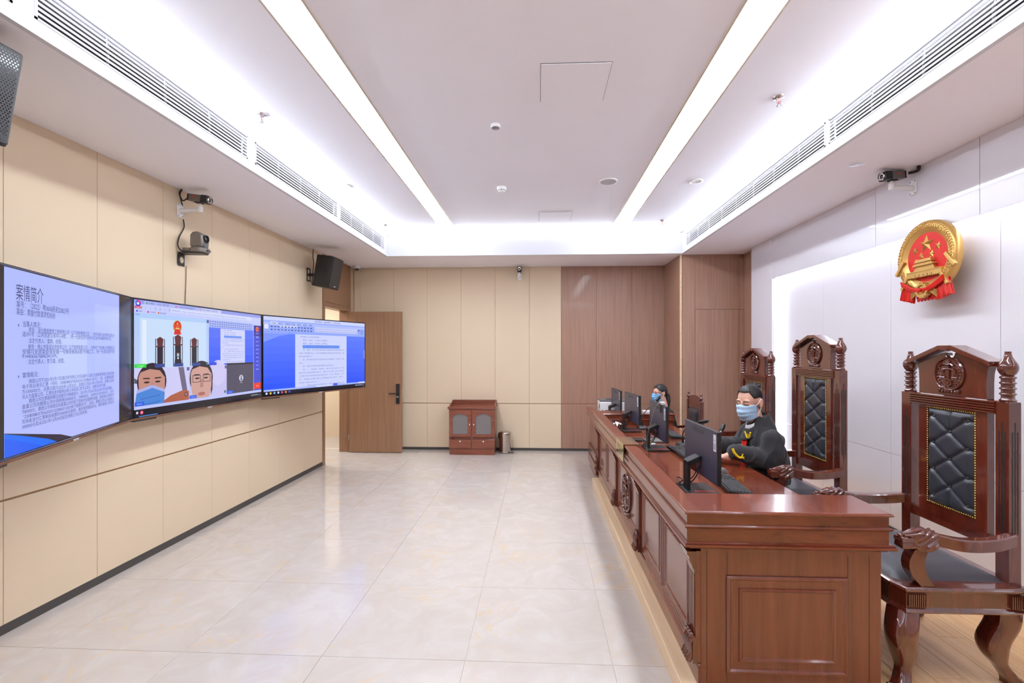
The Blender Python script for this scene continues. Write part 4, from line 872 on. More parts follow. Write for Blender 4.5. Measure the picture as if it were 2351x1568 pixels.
# ================================================================== carved motifs
def scales_motif(m, P, r, ribbon=True):
    """court emblem in relief, centre (0,0), radius r, P(u, v, w) with w = out of the surface"""
    def tube(pts, rr, n=6): m.tube([P(*p) for p in pts], rr, n)
    def blob(u, v, a, b, ang=0, h=0.006, w=0.004):
        q = []
        ca, sa = math.cos(ang), math.sin(ang)
        rings = []
        for k, s in ((0, 1.0), (0.6, 0.8), (1.0, 0.3)):
            rings.append([P(u+(a*s*math.cos(t)*ca-b*s*math.sin(t)*sa), v+(a*s*math.cos(t)*sa+b*s*math.sin(t)*ca), w+h*k) for t in [2*PI*i/8 for i in range(8)]])
        m.loft(rings)
    # disc and ring
    N = 40
    prof = [(1.0, 0.0), (1.02, 0.008), (0.97, 0.014), (0.92, 0.012), (0.90, 0.004)]
    rings = [[P(r*k*math.cos(2*PI*i/N), r*k*math.sin(2*PI*i/N), w) for i in range(N)] for k, w in prof]
    m.loft(rings)
    e = r/0.095
    tube([(0, -0.35*r, 0.008), (0, 0.62*r, 0.010)], 0.0055*e); tube([(0, 0.62*r, 0.01), (0, 0.84*r, 0.01)], 0.003*e)
    for v in (0.66, 0.74): tube([(-0.09*r, v*r, 0.01), (0.09*r, v*r, 0.01)], 0.003*e)
    tube([(-0.42*r, 0.26*r, 0.012), (0, 0.32*r, 0.013), (0.42*r, 0.26*r, 0.012)], 0.0042*e)
    for sx in (-1, 1):
        tube([(sx*0.42*r, 0.25*r, 0.011), (sx*0.55*r, -0.20*r, 0.008)], 0.0022*e); tube([(sx*0.42*r, 0.25*r, 0.011), (sx*0.29*r, -0.20*r, 0.008)], 0.0022*e)
        tube([(sx*0.60*r, -0.21*r, 0.008), (sx*0.24*r, -0.21*r, 0.008)], 0.0042*e)
        tube([(0, 0.55*r, 0.012), (sx*0.25*r, 0.60*r, 0.014), (sx*0.33*r, 0.50*r, 0.011)], 0.006*e)   # ribbon over the beam
        for k in range(5): tube([(sx*(0.42+0.06*k)*r, (0.66-0.02*k)*r, 0.009), (sx*(0.70+0.03*k)*r, (0.36-0.03*k)*r, 0.007)], 0.0032*e, 5)
        for k in range(8):
            a = math.radians(-72+14*k); rr_ = 0.80
            blob(sx*rr_*r*math.cos(a), rr_*r*math.sin(a), 0.085*r, 0.042*r, (a+PI/2+0.5) if sx > 0 else (PI-(a+PI/2+0.5)), 0.008*e)
            blob(sx*0.69*r*math.cos(a), 0.69*r*math.sin(a), 0.075*r, 0.036*r, (a+PI/2-0.5) if sx > 0 else (PI-(a+PI/2-0.5)), 0.007*e)
    # gear
    Ng = 24
    rings = []
    for rad, w in ((0.27, 0.004), (0.27, 0.013), (0.17, 0.013), (0.17, 0.008), (0.11, 0.008), (0.11, 0.014), (0.01, 0.014)):
        rings.append([P(r*(rad*(1.0 if (i//2) % 2 else 0.88) if rad == 0.27 else rad)*math.cos(2*PI*i/Ng), r*(-0.52)+r*(rad*(1.0 if (i//2) % 2 else 0.88) if rad == 0.27 else rad)*math.sin(2*PI*i/Ng), w) for i in range(Ng)])
    m.loft(rings)
    if ribbon:
        for k, u in enumerate((-0.62, -0.42, -0.2, 0.02, 0.24, 0.46, 0.62)):
            dv = -0.02*r*((k*5) % 3)
            blob(u*r, (-0.93-0.10*math.cos(u*1.6))*r+dv, 0.12*r, 0.07*r, -PI/2+0.5*u, 0.012*e, 0.002)
            tube([(u*r-0.06*r, -1.0*r, 0.006), (u*r, -1.16*r, 0.008)], 0.005*e, 5)
    return m

# ================================================================== judges' armchairs
def tuft_points(w, h, rows):
    pts = []
    for k in range(rows+1):
        v = h*(0.085+0.83*k/rows)
        pts += [(-0.36*w, v), (0.36*w, v)]
    mids = [(0.0, h*(0.085+0.83*(k+0.5)/rows)) for k in range(rows)]
    return pts, mids
def seg_d(p, a, b):
    vx, vy = b[0]-a[0], b[1]-a[1]; t = max(0, min(1, ((p[0]-a[0])*vx+(p[1]-a[1])*vy)/(vx*vx+vy*vy)))
    return math.hypot(p[0]-a[0]-t*vx, p[1]-a[1]-t*vy)
def make_chair(extra=0.0):
    g = empty('judge_chair')
    mt = 'chair_wood'
    zb = 1.345+extra     # top of the square posts
    yb = 0.245           # post centre, local y (back)
    # --- posts with flutes and finials
    for sx in (-1, 1):
        x = sx*0.293
        m = MB(); m.stack(rect(x-0.033, x+0.033, yb-0.0275, yb+0.0275), [(-0.001, 0.36), (0, 0.362), (0, zb-0.003), (-0.003, zb)])
        po = m.build('post', mt, g)
        fl = MB()
        for k, dx in enumerate((-0.014, 0, 0.014)):
            top = zb-0.10-(0.0 if k == 1 else 0.045); bot = zb-0.62-(0.035 if k == 1 else 0.0)
            for face_ in (0, 1):
                pts = []
                for j in range(9):
                    a = PI*j/8; pts.append((0.0038*math.cos(a), top+0.0038*math.sin(a)))
                for j in range(9):
                    a = PI+PI*j/8; pts.append((0.0038*math.cos(a), bot+0.0038*math.sin(a)))
                if face_ == 0: P = lambda u, v, w, dx=dx: (x+dx+u, yb-0.0277-w, v)
                else: P = lambda u, v, w, dx=dx: (x+sx*(0.0332+w), yb+dx*0.85+u, v)
                fl.add([P(u, v, 0) for u, v in pts], [tuple(range(len(pts)))])
        fl.build('flutes', 'black_plastic', po)
        f = [(0.030, 0.0), (0.032, 0.008), (0.026, 0.014)]
        for k in range(4):
            z = 0.018+0.026*k; f += [(0.0245, z), (0.0245, z+0.012), (0.030, z+0.016), (0.0315, z+0.020), (0.028, z+0.025)]
        z = 0.124; f += [(0.022, z), (0.030, z+0.010), (0.037, z+0.026), (0.0385, z+0.040), (0.035, z+0.056), (0.026, z+0.072), (0.017, z+0.088), (0.0125, z+0.104), (0.0125, z+0.116)]
        MB().lathe(f, 20, c=(x, yb, zb)).build('finial', mt, g, smooth=40)
    # --- fluted top rail
    zr = zb-0.065
    pr = [(0.0, zr)]
    for k in range(5): pr += [(0.012, zr+0.004+k*0.0125), (0.012, zr+0.011+k*0.0125), (0.006, zr+0.0125+k*0.0125)]
    pr += [(0.0, zr+0.066)]
    m = MB(); m.loft([[(xx, yb-0.022-o, z) for o, z in pr]+[(xx, yb+0.022, z) for o, z in (pr[-1], pr[0])] for xx in (-0.26, 0.26)]); m.build('top_rail', mt, g)
    # --- crest board with gable and medallion
    z0 = zr+0.066; half = [(0.205, 0), (0.205, 0.08), (0.208, 0.13), (0.218, 0.165)]
    board = [(u, z0+v) for u, v in half]+[(0.235, z0+0.168), (0.06, z0+0.228)]
    for k in range(7):
        a = PI*k/6; board.append((0.03*math.cos(a), z0+0.232-0.03*math.sin(a)))
    board += [(-u, v) for u, v in reversed(board[:6])]
    m = MB(); m.prism(board, yb-0.02, yb+0.02, lambda u, v, w: (u, w, v)); cb_ = m.build('crest_board', mt, g, bevel=0.002)
    gab = [(0.255, z0+0.165), (0.255, z0+0.190), (0.04, z0+0.272), (-0.04, z0+0.272), (-0.255, z0+0.190), (-0.255, z0+0.165), (-0.028, z0+0.250)]
    gab += [(-0.020, z0+0.243), (0.020, z0+0.243), (0.028, z0+0.250)]
    m = MB(); m.prism(gab, yb-0.055, yb+0.03, lambda u, v, w: (u, w, v)); m.build('cornice', mt, g, bevel=0.003)
    m = MB(); scales_motif(m, lambda u, v, w: (u, yb-0.02-w, z0+0.118+v), 0.090); m.build('medallion', mt, g, smooth=35)
    # --- back panel: wooden frame, leather, buttons, nails
    pz0, pz1 = 0.66, zr+0.002
    w2 = 0.208; lw, l0, l1 = 0.292, pz0+0.075, pz1-0.012
    m = MB(); m.box(-w2, -lw/2, yb-0.018, yb+0.018, pz0, pz1); m.box(lw/2, w2, yb-0.018, yb+0.018, pz0, pz1); m.box(-lw/2, lw/2, yb-0.018, yb+0.018, pz0, l0); m.box(-lw/2, lw/2, yb-0.018, yb+0.018, l1, pz1); m.box(-lw/2, lw/2, yb+0.006, yb+0.018, l0, l1)
    m.build('back_frame', mt, g)
    MB().box(-0.262, 0.262, yb-0.016, yb+0.016, 0.62, 0.675).build('lower_rail', mt, g, bevel=0.003)
    h = l1-l0; rows = 3 if extra < 0.05 else 4
    outer, mids = tuft_points(lw, h, rows)
    segs = []
    for mi in mids:
        for o in outer:
            if abs(o[1]-mi[1]) < h*0.83/rows*0.6: segs.append((mi, o))
    for o in outer: segs.append((o, (math.copysign(lw*0.5, o[0]), o[1]-0.006)))
    for v in (0, h): segs.append(((0, mids[0][1] if v == 0 else mids[-1][1]), (0, v)))
    btn = outer+mids
    def leather(u, v):
        x = (u-0.5)*lw; z = v*h
        ed = min(x+lw/2, lw/2-x, z, h-z)
        puff = 0.022*min(1, ed/0.03)**0.6
        d = min(seg_d((x, z), a, b) for a, b in segs); crease = 0.010*math.exp(-(d/0.009)**1.2)
        db = min(math.hypot(x-a, z-b) for a, b in btn); dim = 0.011*math.exp(-(db/0.014)**2)
        return (x, yb-0.010-max(0.0, puff-crease-dim), l0+z)
    lo = MB().grid(leather, 44, 100).build('back_cushion', 'leather', g, smooth=80)
    bt = MB()
    first = None
    for a, b in btn:
        if first is None: first = MB().ell((0, 0, 0), 0.0085, 0.006, 0.0085, 10, 6).build('button', 'leather', lo, (a, yb-0.017, l0+b), smooth=80)
        else: share(first, parent=lo, loc=(a, yb-0.017, l0+b))
    nl = MB(); st = 0.0125
    def nail(x, z): nl.ell((x, yb-0.020, z), 0.0052, 0.0035, 0.0052, 6, 4)
    n = int(lw/st)
    for k in range(n+1):
        for z in (l0, l1): nail(-lw/2+lw*k/n, z)
    n = int(h/st)
    for k in range(1, n):
        for x in (-lw/2, lw/2): nail(x, l0+h*k/n)
    nl.build('brass_nails', 'brass', lo, smooth=80, kind='stuff')
    # --- seat
    S = [(-0.38, -0.29), (-0.30, -0.315), (0.30, -0.315), (0.38, -0.29), (0.375, 0.20), (0.36, 0.285), (-0.36, 0.285), (-0.375, 0.20)]
    m = MB(); m.stack(S, [(-0.02, 0.362), (-0.004, 0.366), (0.0, 0.374), (-0.012, 0.384), (-0.016, 0.388), (-0.016, 0.455), (-0.010, 0.460), (-0.002, 0.466), (0.0, 0.474), (-0.006, 0.480), (-0.012, 0.484)]); m.build('seat_rail', mt, g)
    for sx in (-1, 1):
        for y in (-0.23, 0.23):
            m = MB()
            for k in range(9): m.box(sx*0.366-0.006, sx*0.366+0.006, y-0.04+k*0.0095, y-0.0345+k*0.0095, 0.392, 0.452)
            m.build('reeded_block', mt, g)
    def cush(u, v):
        x = (u-0.5)*0.60; y = -0.28+v*0.50
        e = min(x+0.30, 0.30-x, y+0.28, 0.22-y)
        return (x, y, 0.482+0.05*min(1, max(e, 0)/0.10)**0.55)
    MB().grid(cush, 24, 24).build('seat_cushion', 'leather_seat', g, smooth=80)
    # --- arms with lion heads
    for sx in (-1, 1):
        xa = sx*0.335
        pts = bez([(xa-sx*0.012, 0.235, 0.700), (xa+sx*0.012, 0.12, 0.684), (xa+sx*0.016, -0.02, 0.682), (xa, -0.13, 0.700), (xa-sx*0.004, -0.17, 0.708)], 6)
        rings = []
        for i, p in enumerate(pts):
            t = i/(len(pts)-1); wx = 0.026-0.004*abs(t-0.4); hz = 0.027
            rings.append([(p[0]-wx, p[1], p[2]-hz), (p[0]+wx, p[1], p[2]-hz), (p[0]+wx, p[1], p[2]+hz*0.8), (p[0]+wx*0.7, p[1], p[2]+hz), (p[0]-wx*0.7, p[1], p[2]+hz), (p[0]-wx, p[1], p[2]+hz*0.8)])
        ar = MB().loft(rings).build('armrest', mt, g, smooth=30)
        # support below the head
        sp = bez([(xa, -0.205, 0.655), (xa, -0.225, 0.60), (xa, -0.215, 0.54), (xa, -0.175, 0.482)], 6)
        rings = []
        for i, p in enumerate(sp):
            wy = 0.030+0.006*math.sin(PI*i/(len(sp)-1)); rings.append([(p[0]-0.026, p[1]-wy, p[2]), (p[0]+0.026, p[1]-wy, p[2]), (p[0]+0.026, p[1]+wy, p[2]), (p[0]-0.026, p[1]+wy, p[2])])
        MB().loft(rings).build('arm_support', mt, g, smooth=30)
        # head: mane ridges + muzzle + brow + eyes
        def head_pt(u, v):
            a = 2*PI*u; t = v
            y = -0.135-0.135*t
            rad = 0.050*(math.sin(PI*min(t*0.62+0.30, 1))**0.8)*(1 if t < 0.75 else 1-0.35*(t-0.75)/0.25)
            ridge = 0.0050*math.sin(10*a+6*t*PI)*(1 if t < 0.62 else max(0, 1-(t-0.62)/0.12))
            rr = max(0.004, rad+ridge)
            sq = 1+0.14*math.cos(4*a)*(-1)
            zc = 0.700-0.012*t
            return (xa+rr*0.88*sq*math.cos(a), y, zc+rr*sq*math.sin(a))
        m = MB(); m.grid(head_pt, 110, 34)
        m.add([head_pt(k/110, 0) for k in range(110)], [tuple(range(110))]); m.add([head_pt(k/110, 1) for k in range(110)], [tuple(range(110))])
        m.stack(rect(xa-0.026, xa+0.026, -0.292, -0.235), [(-0.006, 0.655), (0, 0.662), (0, 0.676), (-0.003, 0.680), (-0.003, 0.686), (0.002, 0.690), (0.002, 0.704), (-0.006, 0.712)])
        for s2 in (-1, 1):
            m.ell((xa+s2*0.020, -0.246, 0.716), 0.0065, 0.009, 0.006, 10, 6)
            m.tube(bez([(xa+s2*0.010, -0.270, 0.714), (xa+s2*0.022, -0.240, 0.722), (xa+s2*0.030, -0.205, 0.732), (xa+s2*0.026, -0.185, 0.730)], 4), [0.006]*8+[0.009]*5, 7)
        m.tube(bez([(xa, -0.288, 0.712), (xa, -0.262, 0.716), (xa, -0.225, 0.728), (xa, -0.19, 0.738)], 4), 0.010, 7)
        m.ell((xa, -0.285, 0.714), 0.014, 0.010, 0.010, 10, 6)
        for k in range(5): m.box(xa-0.020+k*0.009, xa-0.015+k*0.009, -0.2945, -0.290, 0.672, 0.688)
        m.build('lion_head', mt, g, smooth=50)
    # --- cabriole legs with claw feet
    def leg(cx_, cy_, dx, dy, back=False):
        pts = bez([(cx_, cy_, 0.372), (cx_+dx*0.03, cy_+dy*0.03, 0.30), (cx_+dx*0.035, cy_+dy*0.035, 0.235), (cx_+dx*0.005, cy_+dy*0.005, 0.13), (cx_+dx*0.01, cy_+dy*0.01, 0.07), (cx_+dx*0.04, cy_+dy*0.04, 0.022), (cx_+dx*0.05, cy_+dy*0.05, 0.002)] if not back else
                  [(cx_, cy_, 0.372), (cx_+dx*0.0, cy_-0.008, 0.30), (cx_, cy_-0.052, 0.215), (cx_, cy_-0.045, 0.14), (cx_, cy_-0.01, 0.085), (cx_, cy_+0.032, 0.03), (cx_, cy_+0.045, 0.002)], 5)
        rings = []; n = 20
        for i, p in enumerate(pts):
            t = i/(len(pts)-1)
            r = 0.052*(1-t)+0.030*t + 0.008*math.sin(PI*min(1, t*1.6)) - 0.010*math.exp(-((t-0.62)/0.15)**2)
            if t > 0.8: r += 0.012*(t-0.8)/0.2
            ring = []
            for k in range(n):
                a = 2*PI*k/n; q = (abs(math.cos(a))**5+abs(math.sin(a))**5)**(-1/5)
                fl = 1-0.09*(0.5+0.5*math.cos(10*a))*max(0, (t-0.55)/0.45) - 0.05*(0.5+0.5*math.cos(10*a))*max(0, 1-t*3.2)
                ring.append((p[0]+r*q*fl*math.cos(a), p[1]+r*q*fl*math.sin(a), p[2]))
            rings.append(ring)
        m = MB().loft(rings)
        fx, fy = pts[-1][0], pts[-1][1]
        for k in range(4):
            if back: m.ell((fx-0.030+k*0.02, fy+0.028, 0.014), 0.011, 0.022, 0.013, 8, 6)
            else: m.ell((fx+dx*0.012-0.03+k*0.02, fy-0.034, 0.014), 0.011, 0.020, 0.013, 8, 6)
        if not back:
            for s2 in (-1, 1):
                m.tube([(cx_+s2*0.05, cy_-0.02+0.018*math.cos(b*0.9)*(1-b/9), 0.28+0.018*math.sin(b*0.9)*(1-b/9)) for b in range(8)], 0.004, 5)
        m.build('leg', mt, g, smooth=45)
    leg(-0.315, -0.255, -1, -1); leg(0.315, -0.255, 1, -1); leg(-0.305, 0.215, -1, 1, True); leg(0.305, 0.215, 1, 1, True)
    return g
CH = 2.0
ch1 = make_chair(0.0); ch1.location = (CH, 2.64, DZ); ch1.rotation_euler = (0, 0, -PI/2); tag(ch1, 'carved high-back judge chair nearest the camera, wholly empty', 'chair', 'carved judge chairs behind the bench')
ch2 = make_chair(0.10); ch2.location = (CH, 3.88, DZ); ch2.rotation_euler = (0, 0, -PI/2); tag(ch2, 'tallest carved judge chair, right behind the robed man', 'chair', 'carved judge chairs behind the bench')
ch3 = copy_tree(ch1); ch3.location = (CH, 4.92, DZ); tag(ch3, 'carved judge chair farthest along the bench, beyond the robed man', 'chair', 'carved judge chairs behind the bench')
# small clerk's chair
g = empty('clerk_chair', (1.84, 6.22, 0), -PI/2+0.06, label='small round-crested chair with black leather back beyond the microphones', cat='chair')
mt = 'chair_wood'
for sx in (-1, 1):
    MB().box(sx*0.205-0.024, sx*0.205+0.024, 0.19, 0.235, 0.0, 1.05).build('post', mt, g, bevel=0.004)
    MB().lathe([(0.02, 0.96), (0.012, 0.968), (0.024, 0.985), (0.026, 1.0), (0.018, 1.018), (0.009, 1.026), (0.016, 1.036), (0.018, 1.046), (0.012, 1.058), (0.0005, 1.062)], 14, c=(sx*0.205, 0.212, 0.09)).build('finial', mt, g, smooth=50)
    MB().box(sx*0.20-0.022, sx*0.20+0.022, -0.22, -0.176, 0.0, 0.44).build('leg', mt, g, bevel=0.004)
    MB().loft([[(sx*0.215-0.022, y, z-0.016), (sx*0.215+0.022, y, z-0.016), (sx*0.215+0.022, y, z+0.016), (sx*0.215-0.022, y, z+0.016)] for y, z in ((0.2, 0.68), (0.0, 0.665), (-0.17, 0.675), (-0.2, 0.665))]).box(sx*0.215-0.02, sx*0.215+0.02, -0.2, -0.165, 0.44, 0.655).build('armrest', mt, g, smooth=30)
pl = [(-0.18, 0.99), (0.18, 0.99)]+[(0.18*math.cos(PI*k/12), 1.045+0.075*math.sin(PI*k/12)) for k in range(13)]
MB().prism(pl, 0.198, 0.226, lambda u, v, w: (u, w, v)).build('crest', mt, g, bevel=0.003)
MB().box(-0.18, 0.18, 0.196, 0.23, 0.95, 0.99).build('top_rail', mt, g, bevel=0.003)
def bk(u, v):
    x = (u-0.5)*0.34; z = 0.50+0.45*v; e = min(x+0.17, 0.17-x, z-0.50, 0.95-z); return (x, 0.20-0.028*min(1, max(e, 0)/0.05)**0.5, z)
MB().grid(bk, 14, 14).box(-0.17, 0.17, 0.2, 0.215, 0.50, 0.95).build('back_cushion', 'leather', g, smooth=60)
MB().box(-0.22, 0.22, -0.22, 0.22, 0.38, 0.44).build('seat_rail', mt, g, bevel=0.004)
MB().grid(lambda u, v: ((u-0.5)*0.40, -0.21+v*0.39, 0.44+0.035*min(1, min(u, 1-u, v, 1-v)/0.2)**0.5), 12, 12).build('seat_cushion', 'leather_seat', g, smooth=60)
# ================================================================== judges' bench
BX, BY = 1.20, 4.10
bench = empty('judges_bench', (BX, BY, DZ), label='long carved red-brown judges bench with panelled front', cat='desk')
BL = (-BX, -BY, -DZ)
def bp(m, name, material='bench_wood', parent=None, **k): return m.build(name, material, parent or bench, BL if parent is None else None, **k)
Uc = [(0.772, 2.262), (1.598, 2.262), (1.598, 2.50), (0.81, 2.50), (0.81, 5.71), (1.598, 5.71), (1.598, 5.948), (0.772, 5.948)]
bp(MB().stack(Uc, [(0.0, DZ+0.0005), (0.0, 0.765)]), 'carcass', 'bench_wood_z')
Up = [(0.772, 2.262), (1.598, 2.262), (1.598, 2.50), (0.82, 2.50), (0.82, 5.71), (1.598, 5.71), (1.598, 5.948), (0.772, 5.948)]
bp(MB().stack(rect(0.760, 0.80, 2.264, 5.946), [(0.0, DZ+0.0005), (0.0, 0.185), (0.004, 0.19), (0.002, 0.20), (-0.008, 0.208), (-0.010, 0.22), (-0.011, 0.222)]), 'plinth', 'bench_wood')
bp(MB().stack([(0.722, 2.262), (1.618, 2.262), (1.618, 2.47), (0.82, 2.47), (0.82, 5.74), (1.618, 5.74), (1.618, 5.948), (0.722, 5.948)], [(-0.05, 0.728), (-0.045, 0.738), (-0.03, 0.744), (-0.01, 0.750), (0.004, 0.756), (0.010, 0.764), (0.026, 0.768), (0.034, 0.774), (0.034, 0.781), (0.027, 0.785), (0.030, 0.789), (0.020, 0.7935)]), 'cornice')
Ug = [(0.702, 2.245), (1.622, 2.245), (1.622, 2.515), (0.774, 2.515), (0.774, 5.695), (1.622, 5.695), (1.622, 5.967), (0.702, 5.967)]
bp(MB().stack(Ug, [(0, 0.79), (0, 0.857), (0.008, 0.859), (0.012, 0.864), (0.012, 0.869), (0.006, 0.874), (0, 0.876), (0, 0.921), (0.005, 0.923), (0.013, 0.927), (0.014, 0.933), (0.010, 0.938), (0.004, 0.9395)]), 'gallery', 'bench_wood')
for a, b in ((2.516, 3.54), (3.5415, 4.57), (4.5715, 5.694)):
    bp(MB().box(0.7745, 1.622, a, b, 0.778, 0.80), 'worktop', 'bench_wood', bevel=0.002)
for y in (3.54, 4.57): bp(MB().box(0.700, 0.774, y-0.0007, y+0.0007, 0.937, 0.9400), 'joint_line', 'cable_brown')
for x in (0.80, 0.895): bp(MB().box(x-0.001, x+0.001, 2.2612, 2.264, 0.125, 0.735), 'joint_line', 'black_plastic')
for x in (1.448, 1.545): bp(MB().box(x-0.001, x+0.001, 2.2612, 2.264, 0.125, 0.735), 'joint_line', 'black_plastic')
PF = lambda u, v, w: (0.772-w, u, v)
PN = lambda u, v, w: (u, 2.262-w, v)
PPROF = [(0, 0), (0, 0.008), (0.006, 0.013), (0.014, 0.013), (0.02, 0.006), (0.028, 0.003), (0.055, 0.003), (0.058, 0.010), (0.066, 0.012), (0.074, 0.006), (0.080, 0.005)]
for a, b in ((2.375, 2.915), (2.935, 3.475), (4.635, 5.21), (5.23, 5.825)): bp(MB().frame(a, b, 0.245, 0.715, PPROF, PF, True), 'front_panel', 'bench_wood_z')
mp_ = bp(MB().frame(3.615, 4.495, 0.245, 0.715, PPROF, PF, True), 'front_panel', 'bench_wood_z')
m = MB(); scales_motif(m, lambda u, v, w: (0.768-w*1.6, 4.055-u, 0.485+v), 0.165); bp(m, 'medallion', 'chair_wood', smooth=35)
bp(MB().frame(0.89, 1.447, 0.170, 0.63, PPROF, PN, True), 'end_panel', 'bench_wood_z')
def pilaster(y):
    m = MB(); m.box(0.748, 0.775, y-0.045, y+0.045, 0.21, 0.74)
    for k in range(4): m.box(0.744, 0.75, y-0.035+k*0.021, y-0.024+k*0.021, 0.30, 0.64)
    bp(m, 'pilaster', 'bench_wood_z')
    prof = [(0.0, 0.74), (0.045, 0.74), (0.045, 0.725), (0.036, 0.715), (0.034, 0.70), (0.024, 0.68), (0.02, 0.665), (0.012, 0.650), (0.010, 0.635), (0.0, 0.63)]
    m = MB(); m.loft([[(0.752-o, yy, z) for o, z in prof] for yy in (y-0.05, y+0.05)]); bp(m, 'bracket', 'chair_wood')
    m = MB()
    for k in range(4):
        yy = y-0.036+k*0.024
        m.tube(bez([(0.742, yy, 0.335), (0.726, yy, 0.30), (0.728, yy, 0.25), (0.716, yy, 0.215)], 4), [0.010]*5+[0.011]*4+[0.014]*4, 7)
        m.ell((0.733, yy, 0.338), 0.012, 0.011, 0.012, 8, 6)
    m.box(0.735, 0.76, y-0.046, y+0.046, 0.205, 0.33); bp(m, 'claw_foot', 'chair_wood', smooth=50)
for y in (2.31, 3.545, 4.565, 5.895): pilaster(y)

# clerk's desk behind the bench
g = empty('clerk_desk', (1.05, 6.4, 0), label='clerk desk half hidden behind the far end of the bench', cat='desk')
o_ = (-1.05, -6.4, 0.0005)
MB().stack(rect(0.76, 1.40, 6.02, 6.95), [(0.0, 0.74), (0.02, 0.745), (0.02, 0.76), (0.012, 0.766)]).build('worktop', 'bench_wood', g, o_)
m = MB(); m.box(0.76, 0.79, 6.04, 6.93, 0.0, 0.74); m.box(0.79, 1.18, 6.03, 6.05, 0.0, 0.74); m.box(0.79, 1.18, 6.90, 6.93, 0, 0.74); m.build('carcass', 'bench_wood_z', g, o_)
MB().stack(rect(0.72, 0.79, 6.01, 6.96), [(0, 0.76), (0, 0.845), (0.008, 0.848), (0.010, 0.86), (0.004, 0.865)]).build('gallery', 'bench_wood', g, o_)
for z0, z1 in ((0.10, 0.22), (0.26, 0.36)): MB().box(0.735, 0.76, 6.03, 6.92, z0, z1).build('base_moulding', 'bench_wood_z', g, o_, bevel=0.006)

# ================================================================== things on the bench
def monitor(loc, rotz, label, cables=True):
    g = empty('monitor', loc, rotz, label=label, cat='monitor', group='black computer monitors')   # screen faces -y
    MB().box(-0.27, 0.27, -0.012, 0.012, 0.098, 0.415).build('screen_housing', 'black_plastic', g, bevel=0.004)
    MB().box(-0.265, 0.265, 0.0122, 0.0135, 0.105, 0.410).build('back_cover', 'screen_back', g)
    MB().box(-0.262, 0.262, -0.0135, -0.0121, 0.118, 0.408).build('display', 'black_gloss', g)
    MB().box(-0.07, 0.12, 0.0136, 0.0142, 0.365, 0.392).build('back_stripe', 'dark_grey', g)
    c = CB(); c.rect(-0.02, 0.02, -0.05, 0.05, col(214, 214, 226), 0); c.text('82001', -0.012, 0.012, 0.012, col(90, 90, 104), width=0.024, layer=2)
    for k in range(5): c.rect(-0.014, 0.014-0.004*(k % 2), -0.008-k*0.007, -0.004-k*0.007, col(130, 130, 146), 2)
    c.build('label_sticker', 'flat_print', g, (-0.235, 0.0145, 0.345), (0, 0, PI))
    MB().box(0.06, 0.24, 0.0136, 0.0146, 0.10, 0.152).build('port_recess', 'black_gloss', g)
    st = MB(); st.box(0.02, 0.10, 0.085, 0.105, 0.012, 0.19); st.loft([[(x, 0.085, 0.165), (x, 0.105, 0.165), (x, 0.105, 0.19), (x, 0.03, 0.225), (x, 0.014, 0.225), (x, 0.014, 0.195)] for x in (0.02, 0.10)])
    sx = st.build('stand', 'black_plastic', g, (-0.06, 0, 0), bevel=0.003)
    ba = MB().box(-0.12, 0.12, -0.07, 0.13, 0.0, 0.013).build('base', 'black_plastic', g, bevel=0.003)
    m = MB(); m.frame(-0.095, 0.02, 0.03, 0.042, [(0, 0.0135), (0, 0.0150), (0.0025, 0.0150), (0.0025, 0.0135)]); 
    m = MB(); m.frame(-0.085, -0.065, -0.05, 0.07, [(0, 0.0132), (0, 0.0142), (0.004, 0.0142), (0.004, 0.0134)]); m.build('red_slot', 'red_mark', g)
    if cables:
        m = MB()
        m.tube(bez([(-0.02, 0.016, 0.16), (-0.03, 0.05, 0.09), (-0.01, 0.09, 0.04), (0.03, 0.12, 0.022), (0.08, 0.135, 0.02)], 8), 0.0038, 6)
        m.tube(bez([(0.02, 0.016, 0.14), (0.0, 0.06, 0.08), (0.03, 0.11, 0.05), (0.07, 0.12, 0.03), (0.10, 0.10, 0.02)], 8), 0.0034, 6)
        m.tube(bez([(0.06, 0.12, 0.02), (0.12, 0.12, 0.05), (0.13, 0.08, 0.03), (0.08, 0.12, 0.018)], 8), 0.003, 6)
        m.build('leads', 'cable_black', g, smooth=60)
    return g
mat('screen_back', srgb(56, 58, 80), 0.38, coat=0.0, spec=0.9)  # blue tint in the base colour stands in for reflected television light
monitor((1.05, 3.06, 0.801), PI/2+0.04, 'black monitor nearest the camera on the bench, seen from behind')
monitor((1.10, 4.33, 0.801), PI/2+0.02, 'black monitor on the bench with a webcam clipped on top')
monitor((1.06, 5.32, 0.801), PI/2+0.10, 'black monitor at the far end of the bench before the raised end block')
monitor((1.05, 6.32, 0.768), PI/2+0.05, 'black monitor on the clerk desk in front of the white printer', False)
